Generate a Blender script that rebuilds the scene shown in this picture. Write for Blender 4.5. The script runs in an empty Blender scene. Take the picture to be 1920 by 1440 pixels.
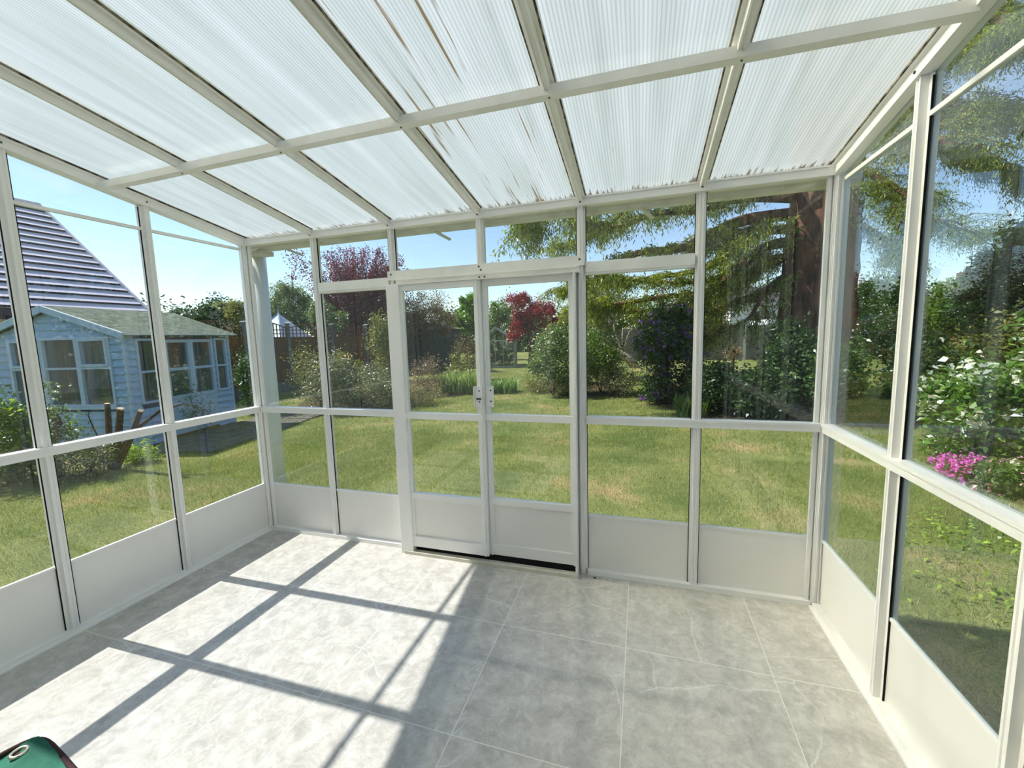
import bpy, bmesh, math, random
import numpy as np
from mathutils import Vector, Matrix

# ------------------------------------------------------------------ camera, world, sun, exposure
scene = bpy.context.scene
col = scene.collection
CAM = np.array([2.7535, -2.3912, 1.4327])
YAW, PITCH, ROLL, F = -0.3035, -0.1139, -0.0277, 776.07
_cy, _sy = math.cos(YAW), math.sin(YAW)
_f = np.array([_sy*math.cos(PITCH), _cy*math.cos(PITCH), math.sin(PITCH)])
_r0 = np.array([_cy, -_sy, 0.0]); _u0 = np.cross(_r0, _f)
_r = _r0*math.cos(ROLL)+_u0*math.sin(ROLL); _u = -_r0*math.sin(ROLL)+_u0*math.cos(ROLL)
cam_data = bpy.data.cameras.new('camera'); cam = bpy.data.objects.new('camera', cam_data); col.objects.link(cam)
cam_data.sensor_width = 36; cam_data.lens = 36*F/1920; cam_data.clip_start = 0.02; cam_data.clip_end = 500
M = Matrix(((_r[0], _u[0], -_f[0], CAM[0]), (_r[1], _u[1], -_f[1], CAM[1]), (_r[2], _u[2], -_f[2], CAM[2]), (0, 0, 0, 1)))
cam.matrix_world = M
scene.camera = cam
scene.view_settings.view_transform = 'Standard'; scene.view_settings.look = 'None'
scene.view_settings.gamma = 1; scene.view_settings.use_curve_mapping = False
scene.view_settings.exposure = 1.3
scene.cycles.transparent_max_bounces = 24
scene.cycles.max_bounces = 10

SUN_EL = math.radians(50.4)
world = bpy.data.worlds.new('world'); scene.world = world; world.use_nodes = True
wn = world.node_tree.nodes; wl = world.node_tree.links; wn.clear()
sky = wn.new('ShaderNodeTexSky'); sky.sky_type = 'NISHITA'; sky.sun_disc = False
sky.sun_elevation = SUN_EL; sky.sun_rotation = math.radians(-90); sky.air_density = 1.0; sky.dust_density = 0.1; sky.ozone_density = 1.6
tc = wn.new('ShaderNodeTexCoord'); mp = wn.new('ShaderNodeMapping'); mp.inputs['Scale'].default_value = (1.2, 1.2, 5.0)
mp.inputs['Location'].default_value = (0.3, 0.1, 0.0)
nz = wn.new('ShaderNodeTexNoise'); nz.inputs['Scale'].default_value = 2.2; nz.inputs['Detail'].default_value = 6; nz.inputs['Distortion'].default_value = 0.6
rmp = wn.new('ShaderNodeValToRGB'); rmp.color_ramp.elements[0].position = 0.56; rmp.color_ramp.elements[1].position = 0.80
rmp.color_ramp.elements[1].color = (0.55, 0.55, 0.55, 1)
mx = wn.new('ShaderNodeMixRGB'); mx.inputs['Color2'].default_value = (5.2, 5.6, 6.0, 1)
bg = wn.new('ShaderNodeBackground'); bg.inputs['Strength'].default_value = 0.082
out = wn.new('ShaderNodeOutputWorld')
wl.new(tc.outputs['Generated'], mp.inputs['Vector']); wl.new(mp.outputs['Vector'], nz.inputs['Vector'])
wl.new(nz.outputs['Fac'], rmp.inputs['Fac']); wl.new(rmp.outputs['Color'], mx.inputs['Fac'])
wl.new(sky.outputs['Color'], mx.inputs['Color1']); wl.new(mx.outputs['Color'], bg.inputs['Color']); wl.new(bg.outputs['Background'], out.inputs['Surface'])

sun_data = bpy.data.lights.new('sun', 'SUN'); sun = bpy.data.objects.new('sun', sun_data); col.objects.link(sun)
sun_data.energy = 2.9; sun_data.angle = math.radians(0.53); sun_data.color = (1.0, 0.955, 0.90)
_sd = Vector((math.cos(SUN_EL), 0.012, -math.sin(SUN_EL)))
sun.rotation_euler = _sd.to_track_quat('-Z', 'Y').to_euler(); sun.location = (-20, 0, 25)

# ------------------------------------------------------------------ helpers
G = -0.10                                                            # lawn level
rng = np.random.default_rng(7)

def ray(u, v): return _f + _r*(u-960)/F - _u*(v-720)/F
def at(u, v, Y):
    d = ray(u, v); return CAM + d*((Y-CAM[1])/d[1])
def atx(u, v, X):
    d = ray(u, v); return CAM + d*((X-CAM[0])/d[0])
def atg(u, v, z=G):
    d = ray(u, v); return CAM + d*((z-CAM[2])/d[2])

def S(r, g, b):
    return tuple(((c/255)/12.92 if c/255 <= 0.04045 else ((c/255+0.055)/1.055)**2.4) for c in (r, g, b))

def tag(o, label=None, cat=None, group=None, kind=None):
    if label: o['label'] = label
    if cat: o['category'] = cat
    if group: o['group'] = group
    if kind: o['kind'] = kind
    return o
def empty(name, loc=(0, 0, 0), rz=0.0):
    o = bpy.data.objects.new(name, None); col.objects.link(o)
    o.location = tuple(float(c) for c in loc); o.rotation_euler = (0, 0, rz); o.empty_display_size = 0.1
    return o

class MB:
    """Collects shapes; build() links them as one mesh object."""
    def __init__(s): s.v = []; s.f = []
    def add(s, vs, fs):
        b = len(s.v); s.v += [tuple(map(float, p)) for p in vs]; s.f += [tuple(i+b for i in f) for f in fs]; return s
    def box(s, x0, x1, y0, y1, z0, z1):
        return s.add([(x0,y0,z0),(x1,y0,z0),(x1,y1,z0),(x0,y1,z0),(x0,y0,z1),(x1,y0,z1),(x1,y1,z1),(x0,y1,z1)],
                     [(0,3,2,1),(4,5,6,7),(0,1,5,4),(1,2,6,5),(2,3,7,6),(3,0,4,7)])
    def prism(s, poly, org, a, b, vec):
        """extrude polygon (list of 2D) lying on axes a,b at org along vec"""
        org, a, b, vec = (np.array(q, float) for q in (org, a, b, vec))
        n = len(poly); base = [org+a*p[0]+b*p[1] for p in poly]; top = [q+vec for q in base]
        fs = [tuple(range(n))[::-1], tuple(range(n, 2*n))]+[(i, (i+1) % n, n+(i+1) % n, n+i) for i in range(n)]
        if np.dot(np.cross(a, b), vec) < 0: fs = [f[::-1] for f in fs]
        return s.add(base+top, fs)
    def bar(s, p0, p1, w, h, up=(0, 0, 1)):
        p0, p1, up = (np.array(q, float) for q in (p0, p1, up))
        d = p1-p0; d /= np.linalg.norm(d); a = np.cross(d, up); a /= np.linalg.norm(a); b = np.cross(a, d)
        return s.prism([(-w/2,-h/2),(w/2,-h/2),(w/2,h/2),(-w/2,h/2)], p0, a, b, p1-p0)
    def tube(s, pts, rad, n=8):
        pts = [np.array(p, float) for p in pts]
        if not hasattr(rad, '__len__'): rad = [rad]*len(pts)
        base = len(s.v); prev = None
        for i, p in enumerate(pts):
            d = pts[min(i+1, len(pts)-1)]-pts[max(i-1, 0)]; d = d/(np.linalg.norm(d)+1e-9)
            ref = np.array([0, 0, 1.0]) if abs(d[2]) < 0.9 else np.array([1.0, 0, 0])
            if prev is not None: ref = prev
            a = ref-d*np.dot(ref, d); a /= (np.linalg.norm(a)+1e-9); prev = a; b = np.cross(d, a)
            for k in range(n):
                t = 2*math.pi*k/n; s.v.append(tuple(p+rad[i]*(a*math.cos(t)+b*math.sin(t))))
        for i in range(len(pts)-1):
            for k in range(n):
                q = base+i*n; s.f.append((q+k, q+(k+1) % n, q+n+(k+1) % n, q+n+k))
        s.f.append(tuple(base+k for k in range(n))[::-1]); s.f.append(tuple(base+(len(pts)-1)*n+k for k in range(n)))
        return s
    def build(s, name, mat, parent=None, smooth=False, bevel=0):
        me = bpy.data.meshes.new(name); me.from_pydata(s.v, [], s.f); me.update()
        o = bpy.data.objects.new(name, me); col.objects.link(o); me.materials.append(mat)
        if smooth: me.polygons.foreach_set('use_smooth', [True]*len(me.polygons))
        if parent: o.parent = parent
        if bevel:
            m = o.modifiers.new('bevel', 'BEVEL'); m.width = bevel; m.segments = 2; m.limit_method = 'ANGLE'
        return o

def quads(name, P, mat, parent=None):
    """P: (N,4,3) array -> one mesh of N quads"""
    N = len(P); me = bpy.data.meshes.new(name)
    me.vertices.add(N*4); me.vertices.foreach_set('co', P.astype(np.float32).ravel())
    me.loops.add(N*4); me.loops.foreach_set('vertex_index', np.arange(N*4, dtype=np.int32))
    me.polygons.add(N); me.polygons.foreach_set('loop_start', np.arange(0, N*4, 4, dtype=np.int32))
    me.polygons.foreach_set('loop_total', np.full(N, 4, dtype=np.int32))
    me.update(calc_edges=True); me.validate(); me.materials.append(mat)
    o = bpy.data.objects.new(name, me); col.objects.link(o)
    if parent: o.parent = parent
    return o

def unit(a): return a/(np.linalg.norm(a, axis=-1, keepdims=True)+1e-9)
def leaf_quads(C, L, W, up=0.4, droop=0.0, seed=0):
    """leaf shapes (diamonds) centred at C with length L and width W"""
    g = np.random.default_rng(seed); N = len(C)
    d = g.normal(size=(N, 3)); d[:, 2] = d[:, 2]*0.7-droop; d = unit(d)
    n = g.normal(size=(N, 3)); n[:, 2] += up*2.5; n = unit(n)
    s = unit(np.cross(d, n))
    l = (L*g.uniform(0.6, 1.35, size=(N, 1))); w = W*g.uniform(0.7, 1.3, size=(N, 1))
    bend = n*l*0.12
    return np.stack([C-d*l/2-bend, C+s*w/2+bend*0.5, C+d*l/2-bend, C-s*w/2+bend*0.5], axis=1)

def cloud(c, r, n, clusters=40, sig=0.18, seed=0, flat=1.0, bottom=None, shell=0.55):
    """points clustered in an ellipsoid of radii r about c"""
    g = np.random.default_rng(seed); c = np.array(c, float); r = np.array(r, float)
    d = unit(g.normal(size=(clusters, 3))); rad = g.uniform(shell**3, 1.0, size=(clusters, 1))**(1/3)
    cc = c+d*rad*r*g.uniform(0.78, 1.06, size=(clusters, 1))
    k = g.integers(0, clusters, size=n)
    sg = sig*g.uniform(0.6, 1.5, size=(clusters, 1))*np.mean(r)
    P = cc[k]+g.normal(size=(n, 3))*sg[k]*np.array([1, 1, flat])
    if bottom is not None: P[:, 2] = np.where(P[:, 2] < bottom, bottom+np.abs(g.normal(size=n))*0.05+0.01, P[:, 2])
    return P

# ------------------------------------------------------------------ materials
def mat_new(name):
    m = bpy.data.materials.new(name); m.use_nodes = True; m.node_tree.nodes.clear()
    return m, m.node_tree.nodes, m.node_tree.links
def pbr(name, c, rough=0.5, spec=0.5, metal=0.0, c2=None, scale=8.0, bump=0.0, detail=6, stretch=None, lo=0.35, hi=0.65, coat=0.0):
    m, n, l = mat_new(name)
    o = n.new('ShaderNodeOutputMaterial'); p = n.new('ShaderNodeBsdfPrincipled'); l.new(p.outputs[0], o.inputs[0])
    p.inputs['Base Color'].default_value = (*c, 1); p.inputs['Roughness'].default_value = rough
    p.inputs['Specular IOR Level'].default_value = spec; p.inputs['Metallic'].default_value = metal
    if coat: p.inputs['Coat Weight'].default_value = coat
    if c2 or bump:
        t = n.new('ShaderNodeTexCoord'); mpn = n.new('ShaderNodeMapping'); nn = n.new('ShaderNodeTexNoise')
        if stretch: mpn.inputs['Scale'].default_value = stretch
        nn.inputs['Scale'].default_value = scale; nn.inputs['Detail'].default_value = detail
        l.new(t.outputs['Object'], mpn.inputs[0]); l.new(mpn.outputs[0], nn.inputs['Vector'])
    if c2:
        r = n.new('ShaderNodeValToRGB'); r.color_ramp.elements[0].position = lo; r.color_ramp.elements[1].position = hi
        r.color_ramp.elements[0].color = (*c, 1); r.color_ramp.elements[1].color = (*c2, 1)
        l.new(nn.outputs['Fac'], r.inputs[0]); l.new(r.outputs[0], p.inputs['Base Color'])
    if bump:
        b = n.new('ShaderNodeBump'); b.inputs['Strength'].default_value = bump; b.inputs['Distance'].default_value = 0.02
        l.new(nn.outputs['Fac'], b.inputs['Height']); l.new(b.outputs[0], p.inputs['Normal'])
    return m
def leafmat(name, c, c2, trans=0.35, rough=0.45, c3=None):
    if name != 'grass_blade': c = tuple(min(q*1.12, 0.9) for q in c); c2 = tuple(min(q*1.32, 0.92) for q in c2)
    m, n, l = mat_new(name)
    o = n.new('ShaderNodeOutputMaterial'); p = n.new('ShaderNodeBsdfPrincipled'); t = n.new('ShaderNodeBsdfTranslucent')
    g = n.new('ShaderNodeNewGeometry'); r = n.new('ShaderNodeValToRGB'); mxs = n.new('ShaderNodeMixShader')
    r.color_ramp.elements[0].color = (*c, 1); r.color_ramp.elements[1].color = (*c2, 1)
    if c3:
        e = r.color_ramp.elements.new(0.93); e.color = (*c2, 1); r.color_ramp.elements[2].position = 0.95
        r.color_ramp.elements[2].color = (*c3, 1)
    l.new(g.outputs['Random Per Island'], r.inputs[0]); l.new(r.outputs[0], p.inputs['Base Color'])
    hs = n.new('ShaderNodeHueSaturation'); hs.inputs['Saturation'].default_value = 1.15; hs.inputs['Value'].default_value = 1.5
    l.new(r.outputs[0], hs.inputs['Color']); l.new(hs.outputs[0], t.inputs['Color'])
    p.inputs['Roughness'].default_value = rough*0.85; p.inputs['Specular IOR Level'].default_value = 0.6
    mxs.inputs[0].default_value = trans; l.new(p.outputs[0], mxs.inputs[1]); l.new(t.outputs[0], mxs.inputs[2]); l.new(mxs.outputs[0], o.inputs[0])
    return m
def fresnel(n, l, ior):
    fr = n.new('ShaderNodeFresnel'); ge = n.new('ShaderNodeNewGeometry'); mr = n.new('ShaderNodeMapRange')   # same reflectance from both faces
    mr.inputs['To Min'].default_value = ior; mr.inputs['To Max'].default_value = 1/ior
    l.new(ge.outputs['Backfacing'], mr.inputs[0]); l.new(mr.outputs[0], fr.inputs['IOR']); return fr
def glassmat(name, tint=(0.97, 0.985, 0.98), dirt=0.010, ior=1.5):
    m, n, l = mat_new(name)
    o = n.new('ShaderNodeOutputMaterial'); tr = n.new('ShaderNodeBsdfTransparent'); tr.inputs[0].default_value = (*tint, 1)
    gl = n.new('ShaderNodeBsdfGlossy'); gl.inputs['Roughness'].default_value = 0.0; gl.inputs['Color'].default_value = (1, 1, 1, 1)
    fr = fresnel(n, l, ior)
    a = n.new('ShaderNodeMixShader'); l.new(fr.outputs[0], a.inputs[0]); l.new(tr.outputs[0], a.inputs[1]); l.new(gl.outputs[0], a.inputs[2])
    # dust: a faint film with vertical wipe marks
    df = n.new('ShaderNodeBsdfDiffuse'); df.inputs[0].default_value = (0.75, 0.76, 0.74, 1)
    t = n.new('ShaderNodeTexCoord'); mpn = n.new('ShaderNodeMapping'); mpn.inputs['Scale'].default_value = (14, 14, 1.2)
    nn = n.new('ShaderNodeTexNoise'); nn.inputs['Scale'].default_value = 1.6; nn.inputs['Detail'].default_value = 8
    l.new(t.outputs['Object'], mpn.inputs[0]); l.new(mpn.outputs[0], nn.inputs['Vector'])
    mr = n.new('ShaderNodeMapRange'); mr.inputs['From Min'].default_value = 0.4; mr.inputs['From Max'].default_value = 0.8
    mr.inputs['To Min'].default_value = dirt*0.4; mr.inputs['To Max'].default_value = dirt*2.2
    l.new(nn.outputs['Fac'], mr.inputs[0])
    b = n.new('ShaderNodeMixShader'); l.new(mr.outputs[0], b.inputs[0]); l.new(a.outputs[0], b.inputs[1]); l.new(df.outputs[0], b.inputs[2])
    l.new(b.outputs[0], o.inputs[0]); return m

WHITE = pbr('painted_aluminium', S(244, 243, 240), 0.35, 0.5, c2=S(249, 248, 246), scale=6)
KICK = pbr('kick_panel_paint', S(240, 238, 233), 0.35, 0.5, c2=S(244, 242, 238), scale=3)
OFFWHITE = pbr('weathered_aluminium', S(240, 239, 234), 0.40, 0.5, c2=S(249, 248, 245), scale=9)
SILL = pbr('beige_threshold', S(208, 203, 186), 0.5, 0.4, c2=S(222, 218, 204), scale=12)
GASKET = pbr('dark_gasket', S(70, 58, 44), 0.8, 0.2, c2=S(150, 140, 120), scale=26, lo=0.4, hi=0.6)
BLACK = pbr('black_rubber', S(22, 22, 22), 0.7, 0.2)
SCREW = pbr('dull_screw', S(90, 90, 88), 0.4, 0.5, metal=0.8)
GREYU = pbr('grey_plastic', S(232, 229, 214), 0.5, 0.3, c2=S(214, 210, 192), scale=10)
PIPE = pbr('white_plastic_pipe', S(236, 238, 236), 0.3, 0.5)
GLASS = glassmat('clear_glass')
GLASS_R = glassmat('clear_glass_right', tint=(0.90, 0.93, 0.93), dirt=0.004)
GLASS_D = glassmat('outbuilding_glass', tint=(0.75, 0.8, 0.8), dirt=0.03, ior=1.6)

def polycarb(top=False):
    m, n, l = mat_new('ribbed_polycarbonate_top' if top else 'ribbed_polycarbonate')
    o = n.new('ShaderNodeOutputMaterial'); t = n.new('ShaderNodeTexCoord'); sp = n.new('ShaderNodeSeparateXYZ'); l.new(t.outputs['Object'], sp.inputs[0])
    # ribs run down the slope, 11 mm apart
    mul = n.new('ShaderNodeMath'); mul.operation = 'MULTIPLY'; mul.inputs[1].default_value = 2*math.pi/0.0125; l.new(sp.outputs['X'], mul.inputs[0])
    sn = n.new('ShaderNodeMath'); sn.operation = 'SINE'; l.new(mul.outputs[0], sn.inputs[0])
    rib = n.new('ShaderNodeMapRange'); rib.inputs['From Min'].default_value = 0.1; rib.inputs['From Max'].default_value = 0.8; l.new(sn.outputs[0], rib.inputs[0])
    # long streaks of grime
    mpn = n.new('ShaderNodeMapping'); mpn.inputs['Scale'].default_value = (22, 1.1, 1.1); l.new(t.outputs['Object'], mpn.inputs[0])
    nn = n.new('ShaderNodeTexNoise'); nn.inputs['Scale'].default_value = 1.0; nn.inputs['Detail'].default_value = 5; l.new(mpn.outputs[0], nn.inputs['Vector'])
    r = n.new('ShaderNodeValToRGB'); r.color_ramp.elements[0].position = 0.3; r.color_ramp.elements[0].color = (*S(224, 226, 210), 1)
    r.color_ramp.elements[1].position = 0.72; r.color_ramp.elements[1].color = (*S(250, 248, 236), 1); l.new(nn.outputs['Fac'], r.inputs[0])
    ribc = n.new('ShaderNodeMixRGB'); ribc.blend_type = 'MULTIPLY'; ribc.inputs['Color2'].default_value = (0.78, 0.82, 0.81, 1)
    l.new(rib.outputs[0], ribc.inputs['Fac']); l.new(r.outputs[0], ribc.inputs['Color1'])
    # rust brown runs in the fourth bay
    mp2 = n.new('ShaderNodeMapping'); mp2.inputs['Scale'].default_value = (60, 1.8, 1.8); mp2.inputs['Location'].default_value = (3.3, 0.7, 0); l.new(t.outputs['Object'], mp2.inputs[0])
    n2 = n.new('ShaderNodeTexNoise'); n2.inputs['Scale'].default_value = 1.0; n2.inputs['Detail'].default_value = 3; l.new(mp2.outputs[0], n2.inputs['Vector'])
    m1 = n.new('ShaderNodeMapRange'); m1.inputs['From Min'].default_value = 0.62; m1.inputs['From Max'].default_value = 0.70; m1.inputs['To Max'].default_value = 1.0; l.new(n2.outputs['Fac'], m1.inputs[0])
    gx = n.new('ShaderNodeMath'); gx.operation = 'COMPARE'; gx.inputs[1].default_value = 2.12; gx.inputs[2].default_value = 0.27; l.new(sp.outputs['X'], gx.inputs[0])
    mm = n.new('ShaderNodeMath'); mm.operation = 'MULTIPLY'; l.new(m1.outputs[0], mm.inputs[0]); l.new(gx.outputs[0], mm.inputs[1])
    c2 = n.new('ShaderNodeMixRGB'); c2.inputs['Color2'].default_value = (*S(150, 124, 84), 1); l.new(mm.outputs[0], c2.inputs['Fac']); l.new(ribc.outputs[0], c2.inputs['Color1'])
    # moss line along the eave edge
    mp3 = n.new('ShaderNodeMapping'); mp3.inputs['Scale'].default_value = (90, 9, 9); l.new(t.outputs['Object'], mp3.inputs[0])
    n3 = n.new('ShaderNodeTexNoise'); n3.inputs['Scale'].default_value = 1.0; n3.inputs['Detail'].default_value = 4; l.new(mp3.outputs[0], n3.inputs['Vector'])
    ey = n.new('ShaderNodeMapRange'); ey.inputs['From Min'].default_value = -0.10; ey.inputs['From Max'].default_value = 0.02; l.new(sp.outputs['Y'], ey.inputs[0])
    ad = n.new('ShaderNodeMath'); ad.operation = 'MULTIPLY_ADD'; ad.inputs[1].default_value = 0.42; l.new(ey.outputs[0], ad.inputs[0]); l.new(n3.outputs['Fac'], ad.inputs[2])
    e2 = n.new('ShaderNodeMapRange'); e2.inputs['From Min'].default_value = 0.72; e2.inputs['From Max'].default_value = 0.84; e2.inputs['To Max'].default_value = 0.8; l.new(ad.outputs[0], e2.inputs[0])
    c3 = n.new('ShaderNodeMixRGB'); c3.inputs['Color2'].default_value = (*S(96, 78, 40), 1); l.new(e2.outputs[0], c3.inputs['Fac']); l.new(c2.outputs[0], c3.inputs['Color1'])
    tl = n.new('ShaderNodeBsdfTranslucent'); l.new(c3.outputs[0], tl.inputs['Color'])
    df = n.new('ShaderNodeBsdfDiffuse'); l.new(c3.outputs[0], df.inputs['Color'])
    tr = n.new('ShaderNodeBsdfTransparent'); l.new(c3.outputs[0], tr.inputs['Color'])
    gl = n.new('ShaderNodeBsdfGlossy'); gl.inputs['Roughness'].default_value = 0.18
    a = n.new('ShaderNodeMixShader'); a.inputs[0].default_value = 0.12; l.new(tl.outputs[0], a.inputs[1]); l.new(df.outputs[0], a.inputs[2])
    rf = n.new('ShaderNodeBsdfRefraction'); rf.inputs['Roughness'].default_value = 0.62; rf.inputs['IOR'].default_value = 1.25; wm = n.new('ShaderNodeMixRGB'); wm.blend_type = 'MULTIPLY'; wm.inputs['Fac'].default_value = 1.0; wm.inputs['Color2'].default_value = (1.0, 0.958, 0.86, 1); l.new(c3.outputs[0], wm.inputs['Color1']); l.new(wm.outputs[0], rf.inputs['Color'])
    a2 = n.new('ShaderNodeMixShader'); a2.inputs[0].default_value = 0.0 if top else 0.56; l.new(a.outputs[0], a2.inputs[1]); l.new(rf.outputs[0], a2.inputs[2]); a = a2
    b = n.new('ShaderNodeMixShader'); b.inputs[0].default_value = 0.94 if top else 0.10; l.new(a.outputs[0], b.inputs[1]); l.new(tr.outputs[0], b.inputs[2])
    if top: tr.inputs['Color'].default_value = (0.96, 0.97, 0.96, 1); [l.remove(k) for k in list(tr.inputs['Color'].links)]
    lw = fresnel(n, l, 1.45)
    c = n.new('ShaderNodeMixShader'); l.new(lw.outputs[0], c.inputs[0]); l.new(b.outputs[0], c.inputs[1]); l.new(gl.outputs[0], c.inputs[2]); l.new(c.outputs[0], o.inputs[0])
    return m
POLY = polycarb(); POLY_TOP = polycarb(True)

def tiles():
    m, n, l = mat_new('grey_stone_tiles')
    o = n.new('ShaderNodeOutputMaterial'); p = n.new('ShaderNodeBsdfPrincipled'); l.new(p.outputs[0], o.inputs[0])
    t = n.new('ShaderNodeTexCoord'); sp = n.new('ShaderNodeSeparateXYZ'); l.new(t.outputs['Object'], sp.inputs[0])
    def grid(sock, off, size, w):
        a = n.new('ShaderNodeMath'); a.operation = 'SUBTRACT'; a.inputs[1].default_value = off; l.new(sock, a.inputs[0])
        b = n.new('ShaderNodeMath'); b.operation = 'DIVIDE'; b.inputs[1].default_value = size; l.new(a.outputs[0], b.inputs[0])
        c = n.new('ShaderNodeMath'); c.operation = 'ROUND'; l.new(b.outputs[0], c.inputs[0])
        d = n.new('ShaderNodeMath'); d.operation = 'SUBTRACT'; l.new(b.outputs[0], d.inputs[0]); l.new(c.outputs[0], d.inputs[1])
        e = n.new('ShaderNodeMath'); e.operation = 'ABSOLUTE'; l.new(d.outputs[0], e.inputs[0])
        f = n.new('ShaderNodeMath'); f.operation = 'LESS_THAN'; f.inputs[1].default_value = w/size/2; l.new(e.outputs[0], f.inputs[0])
        g_ = n.new('ShaderNodeMath'); g_.operation = 'FLOOR'; l.new(b.outputs[0], g_.inputs[0])
        return f.outputs[0], g_.outputs[0]
    gx, ix = grid(sp.outputs['X'], 2.697, 0.592, 0.0034); gy, iy = grid(sp.outputs['Y'], -0.578, 0.60, 0.0034)
    mxm = n.new('ShaderNodeMath'); mxm.operation = 'MAXIMUM'; l.new(gx, mxm.inputs[0]); l.new(gy, mxm.inputs[1])
    cb = n.new('ShaderNodeCombineXYZ'); l.new(ix, cb.inputs[0]); l.new(iy, cb.inputs[1])
    wnz = n.new('ShaderNodeTexWhiteNoise'); l.new(cb.outputs[0], wnz.inputs['Vector'])
    sc = n.new('ShaderNodeVectorMath'); sc.operation = 'SCALE'; sc.inputs['Scale'].default_value = 20.0; l.new(wnz.outputs['Color'], sc.inputs[0])
    av = n.new('ShaderNodeVectorMath'); av.operation = 'ADD'; l.new(t.outputs['Object'], av.inputs[0]); l.new(sc.outputs[0], av.inputs[1])
    # broad and fine mottling
    n1 = n.new('ShaderNodeTexNoise'); n1.inputs['Scale'].default_value = 11; n1.inputs['Detail'].default_value = 9; n1.inputs['Roughness'].default_value = 0.78; n1.inputs['Distortion'].default_value = 0.5; l.new(av.outputs[0], n1.inputs['Vector'])
    r1 = n.new('ShaderNodeValToRGB'); r1.color_ramp.elements[0].position = 0.38; r1.color_ramp.elements[1].position = 0.62
    r1.color_ramp.elements[0].color = (*S(172, 169, 163), 1); r1.color_ramp.elements[1].color = (*S(206, 203, 196), 1); l.new(n1.outputs['Fac'], r1.inputs[0])
    n2 = n.new('ShaderNodeTexNoise'); n2.inputs['Scale'].default_value = 26; n2.inputs['Detail'].default_value = 10; n2.inputs['Roughness'].default_value = 0.7; n2.inputs['Distortion'].default_value = 0.3; l.new(av.outputs[0], n2.inputs['Vector'])
    r2 = n.new('ShaderNodeMapRange'); r2.inputs['From Min'].default_value = 0.52; r2.inputs['From Max'].default_value = 0.66; r2.inputs['To Max'].default_value = 0.45; l.new(n2.outputs['Fac'], r2.inputs[0])
    c1 = n.new('ShaderNodeMixRGB'); c1.inputs['Color2'].default_value = (*S(226, 224, 220), 1); l.new(r2.outputs[0], c1.inputs['Fac']); l.new(r1.outputs[0], c1.inputs['Color1'])
    # veins
    vn = n.new('ShaderNodeTexNoise'); vn.inputs['Scale'].default_value = 3.0; vn.inputs['Detail'].default_value = 5; l.new(av.outputs[0], vn.inputs['Vector'])
    vs = n.new('ShaderNodeVectorMath'); vs.operation = 'SCALE'; vs.inputs['Scale'].default_value = 0.16; l.new(vn.outputs['Color'], vs.inputs[0])
    va = n.new('ShaderNodeVectorMath'); va.operation = 'ADD'; l.new(av.outputs[0], va.inputs[0]); l.new(vs.outputs[0], va.inputs[1])
    vo = n.new('ShaderNodeTexVoronoi'); vo.feature = 'DISTANCE_TO_EDGE'; vo.inputs['Scale'].default_value = 1.5; l.new(va.outputs[0], vo.inputs['Vector'])
    vr = n.new('ShaderNodeMapRange'); vr.inputs['From Min'].default_value = 0.0; vr.inputs['From Max'].default_value = 0.006; vr.inputs['To Min'].default_value = 1.0; vr.inputs['To Max'].default_value = 0.0; l.new(vo.outputs[0], vr.inputs[0])
    mk = n.new('ShaderNodeTexNoise'); mk.inputs['Scale'].default_value = 2.2; l.new(av.outputs[0], mk.inputs['Vector'])
    mkr = n.new('ShaderNodeMapRange'); mkr.inputs['From Min'].default_value = 0.44; mkr.inputs['From Max'].default_value = 0.54; l.new(mk.outputs['Fac'], mkr.inputs[0])
    vm = n.new('ShaderNodeMath'); vm.operation = 'MULTIPLY'; l.new(vr.outputs[0], vm.inputs[0]); l.new(mkr.outputs[0], vm.inputs[1])
    vm2 = n.new('ShaderNodeMath'); vm2.operation = 'MULTIPLY'; vm2.inputs[1].default_value = 0.7; l.new(vm.outputs[0], vm2.inputs[0])
    c2 = n.new('ShaderNodeMixRGB'); c2.inputs['Color2'].default_value = (*S(226, 226, 222), 1); l.new(vm2.outputs[0], c2.inputs['Fac']); l.new(c1.outputs[0], c2.inputs['Color1'])
    c3 = n.new('ShaderNodeMixRGB'); c3.inputs['Color2'].default_value = (*S(226, 224, 216), 1); l.new(mxm.outputs[0], c3.inputs['Fac']); l.new(c2.outputs[0], c3.inputs['Color1'])
    l.new(c3.outputs[0], p.inputs['Base Color']); p.inputs['Roughness'].default_value = 0.30; p.inputs['Specular IOR Level'].default_value = 0.45
    bp = n.new('ShaderNodeBump'); bp.inputs['Strength'].default_value = 0.10; bp.inputs['Distance'].default_value = 0.004; l.new(n2.outputs['Fac'], bp.inputs['Height']); l.new(bp.outputs[0], p.inputs['Normal'])
    return m

# ------------------------------------------------------------------ the garden room
W, D = 3.642, 2.46
X = [0.0, 0.622, 1.2275, 1.833, 2.432, 3.04, W]
YL = [0.0, -0.64, -1.20, -1.82, -D]
YR = [0.0, -0.609, -1.175, -1.83, -D]
HM, HK, HE, SL = 0.944, 0.361, 2.13, 0.1653
def roofz(y): return HE-SL*y                                          # underside of the rake beams

# floor
fl = MB().box(-0.03, W+0.03, -D, 0.03, G+0.001, 0.0).build('floor', tiles())
tag(fl, 'pale grey veined stone tile floor of the garden room', 'floor', kind='structure')

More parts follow.
